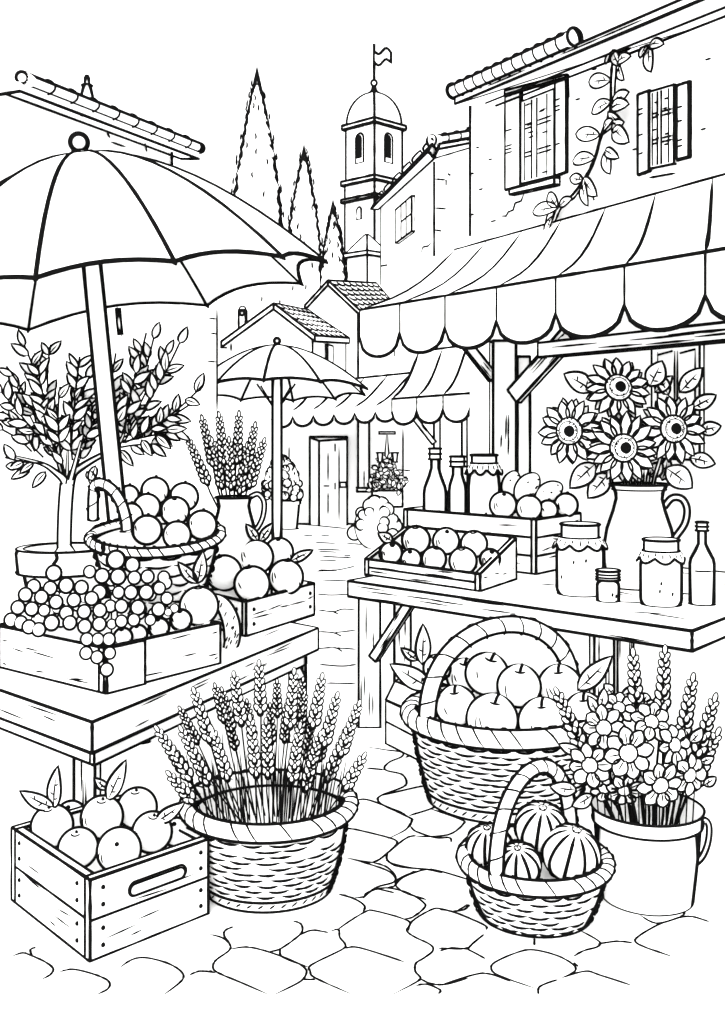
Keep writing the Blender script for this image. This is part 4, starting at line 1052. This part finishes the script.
# ------------------------------------------------------------------ jars, bottles, jugs, mug
def vessel(name, label, cat, px, base, prof, d, z=None, group=None, rings=(), wpx=2.5, extra=None, lidtop=None):
    """prof in pixels: (radius, height above base)"""
    s_ = d / F; c = P(px, base, d)
    if z is not None: c.z = z
    t = thing(name, label, cat, c, group); r = lw(d, wpx)
    m = MB(2 * r); m.lathe([(a * s_, b * s_) for a, b in prof], c, 48)
    R_px = max(a for a, b in prof)
    m.ring(c + V((0, 0, prof[0][1] * s_ + .002)), prof[1][0] * s_, r)
    for a, b, k in rings: m.ring(c + V((0, 0, b * s_)), a * s_, r * k)
    if extra: extra(m, c, s_, r)
    part(t, 'body', m, rim=cont(R_px, wpx)); return t, c, s_, r
def jar(label, px, base, rb, hb, d, lid_r, lid_h, z=None, cloth=True, scallops=9, phase=0):
    prof = [(0, 0), (rb * .88, 0), (rb * .97, hb * .05), (rb, hb * .12), (rb, hb * .74), (rb * .95, hb * .84), (rb * .82, hb * .93), (rb * .72, hb)]
    def ex(m, c, s_, r): 
        for i in range(3): a = R_(random.uniform(200, 320)); p = c + V((math.cos(a) * rb * s_ * 1.005, math.sin(a) * rb * s_ * 1.005, hb * s_ * random.uniform(.2, .65))); m.line(p, p + V((.003, 0, 4 * s_)), r * .7, .3, 4)
    t, c, s_, r = vessel('preserve_jar', label, 'jar', px, base, prof, d, z, 'preserve jars', extra=ex)
    lz = hb * .98
    m = MB(); m.lathe([(lid_r, lz), (lid_r, lz + lid_h)], (c.x, c.y, 0), 40)
    m = MB()
    m.lathe([(lid_r * s_, lz * s_), (lid_r * s_, (lz + lid_h) * s_)], c, 40, RM); m.lathe([(lid_r * s_, (lz + lid_h) * s_), (0, (lz + lid_h) * s_)], c, 40, W)
    m.ring(c + V((0, 0, lz * s_)), lid_r * s_, r * .8); m.ring(c + V((0, 0, (lz + lid_h) * s_)), lid_r * s_, r * .9); part(t, 'lid', m, rim=cont(lid_r, 2.4))
    if cloth:
        m = MB(); n = 72; top, bot = [], []
        for j in range(n):
            a = 2 * math.pi * j / n; sc_ = abs(math.sin(scallops * a / 2 + phase))
            top.append(c + V((math.cos(a) * lid_r * 1.02, math.sin(a) * lid_r * 1.02, lz - .2)) * 1 * s_ + c * 0 if False else c + V((math.cos(a) * lid_r * 1.02 * s_, math.sin(a) * lid_r * 1.02 * s_, (lz + .4) * s_)))
            rr = rb * (1.02 + .08 * sc_); bot.append(c + V((math.cos(a) * rr * s_, math.sin(a) * rr * s_, (lz - 5.5 - 5.5 * sc_) * s_)))
        for j in range(n):
            k = (j + 1) % n; m.face([top[j], top[k], bot[k], bot[j]])
        m.tube(bot, r * .85, K, 5, closed=True)
        for j in range(0, n, 4): m.line(top[j].lerp(bot[j], .15), top[j].lerp(bot[j], .7), r * .5, .4, 4)
        part(t, 'cloth_cover', m)
    else:
        m = MB()
        for zf in (.3, .62): m.ring(c + V((0, 0, (lz + lid_h * zf) * s_)), lid_r * s_ * 1.01, r * .6)
        part(t, 'lid_thread', m)
    return t
def bottle(label, px, base, rb, h, d, z=None, neck=.38, marks=True, capw=1.0, sh=.5):
    prof = [(0, 0), (rb * .9, 0), (rb, h * .03), (rb, h * sh), (rb * .93, h * (sh + .06)), (rb * .62, h * (sh + .16)), (rb * neck, h * (sh + .24)), (rb * neck, h * .93)]
    def ex(m, c, s_, r):
        if marks: m.ring(c + V((0, 0, h * .42 * s_)), rb * s_ * 1.01, r * .55, a0=215, a1=300, m=12, taper=.2)
    t, c, s_, r = vessel('glass_bottle', label, 'bottle', px, base, prof, d, z, 'glass bottles', extra=ex)
    m = MB(); rc = rb * neck * 1.22 * capw
    m.lathe([(rc * s_, h * .90 * s_), (rc * s_, h * s_)], c, 24); m.lathe([(rc * s_, h * s_), (0, h * s_)], c, 24, W)
    for zf in (.90, .95, 1.0): m.ring(c + V((0, 0, h * zf * s_)), rc * s_, r * .75, m=24)
    part(t, 'cap', m, rim=cont(rc, 2.0)); return t
jar('wide cloth covered jar standing beside the tall crate', 580, 595, 24.5, 58, 6.64, 19.5, 13, T2, phase=.3)
jar('tiny screw lid jar without cloth, in front of the sunflower jug', 608, 601, 12.2, 22, 6.38, 11.8, 9, T2, cloth=False)
jar('cloth covered jar next to the plain bottle at the right of the table', 661, 605, 21.5, 55, 6.26, 18, 11, T2, phase=1.1, scallops=7)
bottle('plain glass bottle at the right end of the jar table', 702, 605, 13.3, 82, 6.27, T2, marks=True)
bz = T2 + .02
def ct(px, d): return P(px, HY, d)
bottle('tall narrow necked bottle in the left end of the tall crate', 435, 540, 12.7, 106, 8.42, bz, neck=.42, sh=.58)
t_ = bottle('stubby wrapped bottle between tall bottle and jar in the crate', 457.5, 540, 10, 100, 8.3, bz, neck=.62, capw=1.05, sh=.66)
jar('cloth covered jar standing inside the tall crate', 484, 540, 17, 97, 8.2, 13.5, 8, bz, phase=.6)
def jug(name, label, px, base, prof, d, z, hnd, wpx=2.6, cat='jug', handle_r=2.6, rings=(), inner=1):
    t, c, s_, r = vessel(name, label, cat, px, base, prof, d, z, None, wpx=wpx)
    m = MB(); zt = prof[-1]; m.lathe([(zt[0] * s_, zt[1] * s_), ((zt[0] - 2) * s_, (zt[1] - 2) * s_), (prof[-3][0] * .9 * s_, prof[-3][1] * s_), (prof[-3][0] * .85 * s_, (prof[-3][1] - inner) * s_), (0, (prof[-3][1] - inner) * s_)], c, 40, W)
    m.ring(c + V((0, 0, zt[1] * s_)), zt[0] * s_, r * .8, m=56)
    for a, b, k in rings: m.ring(c + V((0, 0, b * s_)), a * s_, r * k, m=56)
    part(t, 'lip', m)
    m = MB(); m.ink = 1.8 * r; pts = smooth([P(x, y, d + dz) for x, y, dz in hnd], 6); m.tube(pts, handle_r * s_, RM, 12); part(t, 'handle', m, rim=cont(handle_r, 1.9))
    return t, c, s_, r
jug('sunflower_jug', 'white jug of sunflowers on the table under the awning', 639, 588, [(0, 0), (31, 0), (33, 4), (36, 25), (36, 40), (33, 58), (27, 76), (24, 88), (25, 94), (29, 102)], 6.95, T2, ((664, 507, 0), (672, 498, 0), (682, 499, 0), (687, 509, 0), (685, 523, 0), (677, 535, 0), (670, 543, 0)), rings=((26.5, 97, .6),), handle_r=4.2)
jug('lavender_jug', 'slim white jug of lavender behind the left table crates', 234, 570, [(0, 0), (25, 0), (26.5, 4), (26, 30), (22.5, 52), (17.5, 70), (16.5, 76), (18.5, 84)], 7.2, .945, ((250, 497, 0), (258, 494, 0), (264, 502, 0), (263, 516, 0), (258, 527, 0), (253, 531, 0)), handle_r=3.2)
mg = P(647, HY, 4.62)
jug('flower_mug', 'tall white mug of daisies and lavender on the cobbles at the right', 647, 890, [(0, 0), (44, 0), (46, 2), (48.5, 25), (51, 50), (53, 76), (54.5, 78), (55, 90)], 4.62, 0, ((698, 826, 0), (704, 820, 0), (709, 826, 0), (708, 842, 0), (702, 857, 0), (692, 866, 0)), rings=((54, 76, .7),), handle_r=3.6, inner=14)
# plant pot
pd = 6.95; ps = pd / F
pot = thing('olive_pot', 'wide rimmed pot holding the small olive tree on the left table', 'pot', P(64, 600, pd), None); pc_ = P(64, HY, pd); pot.location.z = TZ; pz = H - (548 - HY) * ps
hp_ = pz - TZ; o = V((pc_.x, pd, TZ + .002)); rpt = lw(pd, 2.7); m = MB(2 * rpt)
m.lathe([(0, 0), (30*ps, 0), (41*ps, hp_ - 22*ps)], o, 48); m.ring(o, 30*ps, rpt); part(pot, 'pot_body', m, rim=cont(42, 2.6))
m = MB(2 * rpt); m.lathe([(41*ps, hp_ - 24*ps), (46*ps, hp_ - 22*ps), (47.5*ps, hp_ - 4*ps), (46*ps, hp_)], o, 48, RM); m.lathe([(46*ps, hp_), (39*ps, hp_), (37*ps, hp_ - 12*ps), (0, hp_ - 7*ps)], o, 48, W)
m.ring(o + V((0, 0, hp_)), 46*ps, rpt*.65, m=56); m.ring(o + V((0, 0, hp_)), 39*ps, rpt*.5, m=56); m.ring(o + V((0, 0, hp_ - 23*ps)), 45.5*ps, rpt*.9, m=56); part(pot, 'pot_rim', m, rim=cont(47, 2.4))
# olive tree
ol = thing('olive_tree', 'small olive tree with slender leaves growing in the pot on the left table', 'tree', (pc_.x, pd, pz))
zx = lambda x, y, d=pd: P(x / 3.452, 330 + y / 3.452, d)
ro = lw(pd, 2.0); m = MB(2 * ro)
def limb(pts, r0_, r1_):
    sp_ = smooth([zx(x, y, pd + dz) for x, y, dz in pts], 5); m.tube(sp_, lambda t_: (r0_ + (r1_ - r0_) * t_) * ps, RM, 12)
limb([(222, 770, 0), (222, 700, 0), (226, 600, 0), (232, 530, 0)], 8, 8); limb([(232, 560, 0), (222, 520, 0), (190, 490, -.05), (140, 460, -.08), (20, 430, -.1)], 6, 1.2)
limb([(236, 560, 0), (250, 500, 0), (285, 470, .05), (345, 435, .08), (400, 410, .1), (440, 330, .12)], 6, 1.6); limb([(230, 545, 0), (215, 500, .05), (190, 430, .1), (150, 380, .1)], 4, 1.2); limb([(236, 545, 0), (262, 450, -.05), (280, 380, -.05)], 4, 1.2); limb([(232, 545, 0), (232, 470, 0), (235, 400, 0)], 3, 1)
limb([(222, 740, 0), (205, 765, -.03), (192, 775, -.06)], 6, 3); limb([(224, 740, 0), (245, 765, -.03), (258, 775, -.06)], 6, 3)
part(ol, 'trunk', m, rim=.52)
sprigs = [((165,330),(85,55)), ((185,330),(175,50)), ((245,420),(275,92)), ((150,400),(22,125)), ((140,380),(6,215)), ((120,420),(8,280)), ((110,420),(10,345)), ((150,460),(18,440)), ((265,470),(318,250)), ((225,500),(208,195)), ((240,330),(300,170)), ((190,430),(130,120)), ((170,420),(60,200)), ((215,470),(165,280)), ((250,450),(255,240)), ((280,400),(325,310)), ((150,440),(70,330)), ((160,380),(110,230)),
    ((400,420),(390,210)), ((405,410),(400,80)), ((415,400),(505,10)), ((420,390),(530,30)), ((425,390),(575,85)), ((425,390),(620,45)), ((430,390),(700,190)), ((430,390),(680,240)), ((430,385),(640,340)), ((415,405),(560,395)), ((440,330),(540,120)), ((430,360),(470,150)), ]
m = MB(); st = MB()
for (a, b) in sprigs:
    dz = random.uniform(-.18, .2) if a[0] < 350 else random.uniform(-.05, .25)
    A3, B3 = zx(*a, pd + dz), zx(*b, pd + dz + random.uniform(-.1, .1)); dv = B3 - A3; L = dv.length; n = max(3, int(L / (.062)))
    side = V((-dv.z, 0, dv.x)).normalized(); bow = random.uniform(-.06, .06)
    sp_ = [A3 + dv * (k / n) + side * (L * bow * 4 * (k / n) * (1 - k / n)) for k in range(n + 1)]
    st.tube(sp_, ro * .75, K, 4)
    for k in range(1, n + 1):
        for sg in ((1, -1) if k < n else (0,)):
            if random.random() < (.42 if a[0] < 350 else .54): continue
            e = (dv.normalized() * .8 + side * sg * random.uniform(.45, .85) + V((0, random.uniform(-.35, .35), 0))).normalized()
            l = random.uniform(.10, .135); m.leaf(sp_[k], sp_[k] + e * l, (random.uniform(-.5, .5), -1, random.uniform(-.3, .4)), l * .42, ro * .9, rib=random.random() < .25, k=6, curl=.05)
for (bx_, by_, tx_, ty_) in ((60,470,20,470),(105,478,38,515),(158,490,112,545),(490,380,525,435),(540,365,590,410),(415,415,460,470),(575,345,645,340),(640,240,690,258),(300,490,330,520),(330,470,310,530)):
    m.leaf(zx(bx_, by_, pd - .1), zx(tx_, ty_, pd - .12), (0, -1, .1), .05, ro * .85, k=8, curl=.05)
part(ol, 'twigs', st); part(ol, 'leaves', m)

# ------------------------------------------------------------------ lavender and flowers
def lavender_parts(t, base, tip, spike, bud, r, stem_r=None, rnd=random, sparse=1.0, rimw=1.5):
    """one stem and one flower spike of paired buds"""
    base, tip = V(base), V(tip); dv = tip - base; u = dv.normalized(); L = dv.length; side = V((-u.z, 0, u.x)).normalized(); fw = u.cross(side)
    m = MB(); m.tube([base, base.lerp(tip, .35) + side * .01, base.lerp(tip, .7), tip - u * spike * .5], stem_r or r * .9, K, 5, wob=.2); part(t, 'stem', m)
    m = MB(); n = max(3, int(spike / (bud * .98)))
    for k in range(n):
        f = k / n; p = tip - u * spike * (1 - f); sc_ = 1.15 - .45 * f
        for a in ((0, 2, 3) if k % 2 else (0, 2, 1)):
            ang = a * math.pi / 2 + rnd.uniform(-.2, .2); o = side * math.cos(ang) + fw * math.sin(ang)
            q_ = (u * .86 + o * .5).normalized(); c = p + o * bud * .46 * sc_ + u * bud * (.3 if a % 2 == 0 else -.2)
            z_ = q_; x_ = z_.orthogonal().normalized(); M_ = Matrix((x_, z_.cross(x_), z_)).transposed()
            m.lathe([(math.sin(math.pi * i / 6) ** .9 * bud * .54 * sc_ * (1.15 - .4 * i / 6), (-math.cos(math.pi * i / 6)) * bud * .74 * sc_) for i in range(7)], c, 10, RM, M_, axial=False)
    c = tip; M_ = Matrix((side, fw, u)).transposed(); m.lathe([(math.sin(math.pi * i / 6) * bud * .42, -math.cos(math.pi * i / 6) * bud * .8) for i in range(7)], c, 9, RM, M_, axial=False)
    part(t, 'flower_spike', m, rim=cont(bud * .5 * F / base.y, rimw))
def lav(label, group, base, tip, spike, bud, r, **k):
    t = thing('lavender_sprig', label, 'lavender', base, group); lavender_parts(t, base, tip, spike, bud, r, **k); return t
tips = [(157,729,0),(169,774,-1),(180,709,1),(181,729,0),(194,691,0),(215,686,1),(234,675,0),(259,664,-1),(277,682,1),(294,672,-1),(305,693,1),(322,677,0),(337,696,0),(359,704,-1),(364,756,-1),
        (204,716,1),(224,708,1),(247,702,1),(270,706,1),(286,706,1),(313,716,1),(330,724,1),(346,738,1),(190,748,1),(212,730,0),(250,718,0),(266,722,0),(300,726,0),(320,735,0),(172,752,0),(348,728,0),(222,690,1),(303,680,1)]
for (x, y, k) in tips:
    d = 4.70 + k * .13; f = (x - 262) / 105
    b = V((lb.x + f * .20, d + random.uniform(-.05, .05), .25)); tip = P(x, y, d)
    near = k <= 0
    lav('tall lavender stem among many in the wide wicker basket on the cobbles', 'lavender stems in the wide basket', b, tip, (random.uniform(46, 58) if near else random.uniform(30, 40)) * d / F * (.6 if y > 745 else 1), (6.6 if near else 5.2) * d / F, lw(d, 1.3), rimw=1.5)
m = MB()
for i in range(78):
    a = random.uniform(0, 6.283) if i % 2 else random.uniform(3.3, 6.1); q_ = math.sqrt(random.random()) * .29 if i % 2 else random.uniform(.2, .3)
    b = V((lb.x + math.cos(a) * q_, lb.y + math.sin(a) * q_, .25)); k_ = 1.0 + random.uniform(.12, .3)
    m.line(b, V((lb.x + (b.x - lb.x) * k_, lb.y + (b.y - lb.y) * k_, random.uniform(.46, .62))), lw(4.6, .9), .1, 4)
o = m.build('lavender_stalk'); tag(o, 'mass of bare lavender stalks standing in the wide wicker basket', 'lavender'); o['kind'] = 'stuff'
for (x, y) in ((188,439),(202,418),(219,415),(239,414),(255,425),(264,441),(212,440),(229,440),(247,445)):
    b = V(P(232 + (x - 228) * .2, 520, 7.2)); tip = P(x, y, 7.2 + random.uniform(-.06, .06))
    lav('lavender stem among several in the slim white jug', 'lavender stems in the slim jug', b, tip, 46 * 7.2 / F, 5.6 * 7.2 / F, lw(7.2, 1.8), rimw=1.5)
for (x, y, lb_) in ((557, 692, 'lavender sprig leaning left out of the mug, before the apple basket'), (633, 653, 'left one of the two tallest upright lavender sprigs in the mug'), (665, 650, 'right one of the two tallest upright lavender sprigs in the mug'), (693, 678, 'lavender sprig of the mug leaning right, next to the tallest pair'), (715, 698, 'lavender sprig of the mug leaning far right below the table corner'), (718, 732, 'lowest lavender sprig on the right of the mug')):
    d = 4.72; b = V(P(647 + (x - 640) * .35, 830, d)); lav(lb_, 'lavender sprigs in the mug', b, P(x, y, d), 56 * d / F, 8.0 * d / F, lw(d, 2.3), rimw=1.8)

def flower(t, c, nrm, R, npet, wd_, core, r, layers=1, core_dark=0., notch=False, seed=1):
    rnd = random.Random(seed); nrm = V(nrm).normalized(); x = V((0, 0, 1)).cross(nrm).normalized(); y = nrm.cross(x)
    m = MB()
    for ly in range(layers):
        off = -nrm * (.16 * R * ly); a0 = rnd.random() + (math.pi / npet if ly else 0)
        for k in range(npet):
            a = a0 + 2 * math.pi * k / npet + rnd.uniform(-.06, .06); e = x * math.cos(a) + y * math.sin(a); rr = R * rnd.uniform(.92, 1.05)
            tw = x * -math.sin(a) + y * math.cos(a)
            b, tp_ = c + e * core * .75 + off + nrm * (.003 * (k % 3)), c + e * rr + off + nrm * (.03 * rr * (k % 3 - 1) if notch else .0)
            m.leaf(b, tp_, nrm + tw * (rnd.uniform(-.25, .25) if notch else .0), wd_ * rnd.uniform(.9, 1.1), r * .85, curl=.06, rib=notch and rnd.random() < .5, k=8, blunt=(.65 if notch else .15))
    part(t, 'petals', m)
    m = MB(); M_ = Matrix((x, y, nrm)).transposed()
    m.lathe([(core, -.01), (core, .12 * core), (core * .8, .3 * core), (core * .4, .42 * core), (0, .45 * core)], c, 32, W, M_); m.ring(c + nrm * .12 * core, core, r * .9, M_, m=32)
    if core_dark:
        sh = x * core * .06
        m.lathe([(core * core_dark, .40 * core), (core * core_dark * .6, .48 * core), (0, .5 * core)], c + sh, 20, K, M_)
        m.ring(c + nrm * .36 * core, core * .72, r * .35, M_, m=28)
        for i in range(70):
            a = rnd.uniform(0, 6.3); q_ = core * rnd.uniform(core_dark + .12, .92); p = c + x * q_ * math.cos(a) + y * q_ * math.sin(a) + nrm * (core * (.46 - .34 * (q_ / core) ** 2))
            m.ball(p, r * rnd.uniform(.35, .7), K, n=6, m=4)
    part(t, 'seed_head' if core_dark else 'flower_center', m)
sd = 6.85; ss = sd / F; sr = lw(sd, 2.3)
suns = [(618, 388, (.05, -1, .28), 33, 'sunflower at the top of the jug bouquet, below the awning beam', .12), (570, 431, (-.62, -1, -.02), 33, 'sunflower at the left of the jug bouquet, turned sideways', .05), (623, 448, (.06, -1, .05), 35, 'sunflower lowest and in front in the jug bouquet', -.12), (673, 429, (.12, -1, .08), 34, 'sunflower at the right of the jug bouquet', .0)]
sl = {0: [(592, 390, 564, 374, 20), (650, 386, 662, 361, 20)], 1: [(595, 464, 570, 488, 21), (608, 474, 588, 498, 20)], 2: [(666, 468, 692, 488, 24), (650, 476, 662, 462, 14)], 3: [(680, 392, 702, 368, 17), (692, 408, 716, 395, 14), (700, 431, 721, 426, 14), (690, 458, 715, 464, 16)]}
for i, (x, y, nr, R_px, lb_, dz) in enumerate(suns):
    c = P(x, y, sd + dz); t = thing('sunflower', lb_, 'flower', c, 'sunflowers in the jug')
    flower(t, c, nr, R_px * ss, 15, 10.6 * ss, 13.5 * ss, sr, layers=2, core_dark=.46, seed=i + 3)
    m = MB(1.6 * sr); n_ = V(nr).normalized(); base = P(639 + (i - 1.5) * 5, 520, sd + .1)
    m.tube(smooth([c - n_ * .02, c - n_ * .10 + V((0, .03, -.08)), P(639 + (i - 1.5) * 9, 486, sd + .1), base], 5), 2.6 * ss, RM, 10); part(t, 'stem', m, rim=.6)
    for (bx_, by_, tx_, ty_, wd_) in sl[i]:
        m = MB(); m.leaf(P(bx_, by_, sd + .16), P(tx_, ty_, sd + .12), (random.uniform(-.2, .2), -1, .15), wd_ * ss, sr, veins=3, curl=.06, blunt=.2); part(t, 'leaf', m)
t = thing('stalk_bunch', 'bare green stalks standing in the mouth of the sunflower jug', 'stalks', P(639, 500, sd)); t['kind'] = 'stuff'
m = MB()
for i in range(12):
    x = 622 + i * 3.1; m.line(P(x * .6 + 639 * .4, 505, sd + .02), P(x + (x - 639) * .1, 470, sd + .1), sr * .8, .1, 4)
part(t, 'stalk', m)
for i, (bx_, by_, tx_, ty_) in enumerate(((655, 392, 672, 376), (668, 395, 655, 372), (600, 470, 612, 486), (662, 480, 668, 456))):
    m = MB(); m.leaf(P(bx_, by_, sd + .2), P(tx_, ty_, sd + .2), (0, -1, .1), 12 * ss, sr * .9, veins=2); part(t, 'leaf', m)
dd0 = 4.55
da = [(604, 728, 21, (-.35, -1, .35), 'daisy at the upper left of the mug, facing the apple basket', .05), (628, 753, 24, (0, -1, .15), 'largest daisy, open to the front in the middle of the mug', -.1), (590, 765, 21, (-.35, -1, .05), 'daisy at the lower left of the mug above the pumpkin handle', -.02), (660, 785, 22, (.1, -1, -.1), 'daisy at the lower middle right, just above the mug rim', -.08), (689, 775, 20, (.45, -1, .0), 'daisy at the lower right over the mug handle', 0),
      (651, 722, 20, (.15, -1, .7), 'daisy tilted to the sky below the two tallest sprigs', .08), (674, 745, 20, (.5, -1, .25), 'daisy on the right between large daisy and lowest sprig', .05), (619, 708, 17, (-.1, -1, .9), 'small daisy behind the upper left daisy of the mug', .15), (642, 705, 15, (.2, -1, .9), 'small daisy at the foot of the tallest sprigs', .18), (624, 790, 17, (-.1, -1, -.4), 'half hidden daisy drooping over the mug rim', .0), (604, 788, 15, (-.3, -1, -.4), 'drooping small daisy at the left mug rim', .02)]
dr_ = lw(dd0, 2.2); ds = dd0 / F
dlv = {2: [(580, 752, 559, 744, 11), (576, 790, 550, 786, 14)], 4: [(700, 762, 714, 757, 9), (704, 785, 716, 777, 9)], 0: [(596, 712, 588, 696, 10), (600, 708, 604, 688, 11)], 7: [(622, 695, 640, 686, 12), (612, 694, 604, 684, 11)], 10: [(592, 795, 572, 806, 14)], 9: [(640, 795, 640, 775, 13), (615, 780, 612, 765, 12)], 6: [(690, 742, 702, 728, 12)], 3: [(645, 770, 640, 758, 12)]}
for i, (x, y, R_px, nr, lb_, dz) in enumerate(da):
    c = P(x, y, dd0 + dz); t = thing('daisy', lb_, 'flower', c, 'daisies in the mug')
    R_px *= 1.08; flower(t, c, nr, R_px * ds, 8, R_px * .56 * ds, 7.6 * ds * R_px / 22, dr_, layers=1, notch=True, seed=i + 20)
    m = MB(); n_ = V(nr).normalized(); m.tube(smooth([c - n_ * .01, c - n_ * .05 + V((0, .04, -.05)), P(647 + (x - 647) * .6, 815, 4.62 + dz), V((mg.x + (x - 647) * .3 * ds, 4.62 + dz * .5, .1))], 4), dr_ * 1.0, K, 5); part(t, 'stem', m)
    for (bx_, by_, tx_, ty_, wd_) in dlv.get(i, ()):
        m = MB(); m.leaf(P(bx_, by_, dd0 + dz + .06), P(tx_, ty_, dd0 + dz + .04), (random.uniform(-.3, .3), -1, .1), wd_ * ds, dr_ * .9, veins=2, blunt=.4); part(t, 'leaf', m)
m = MB()
for i in range(15):
    x = 598 + i * 6.8; d = 4.62 - .15 * math.sqrt(max(0, 1 - ((x - 647) / 52) ** 2)) + random.uniform(0, .05); m.line(V((P(x, HY, d).x * .93 + mg.x * .07, d, .15)), P(x + (x - 647) * .04, 780, d + .02), lw(4.6, 1.1), .1, 4)
o = m.build('flower_stalk'); tag(o, 'mass of bare flower stalks in the mouth of the white mug', 'stalks'); o['kind'] = 'stuff'
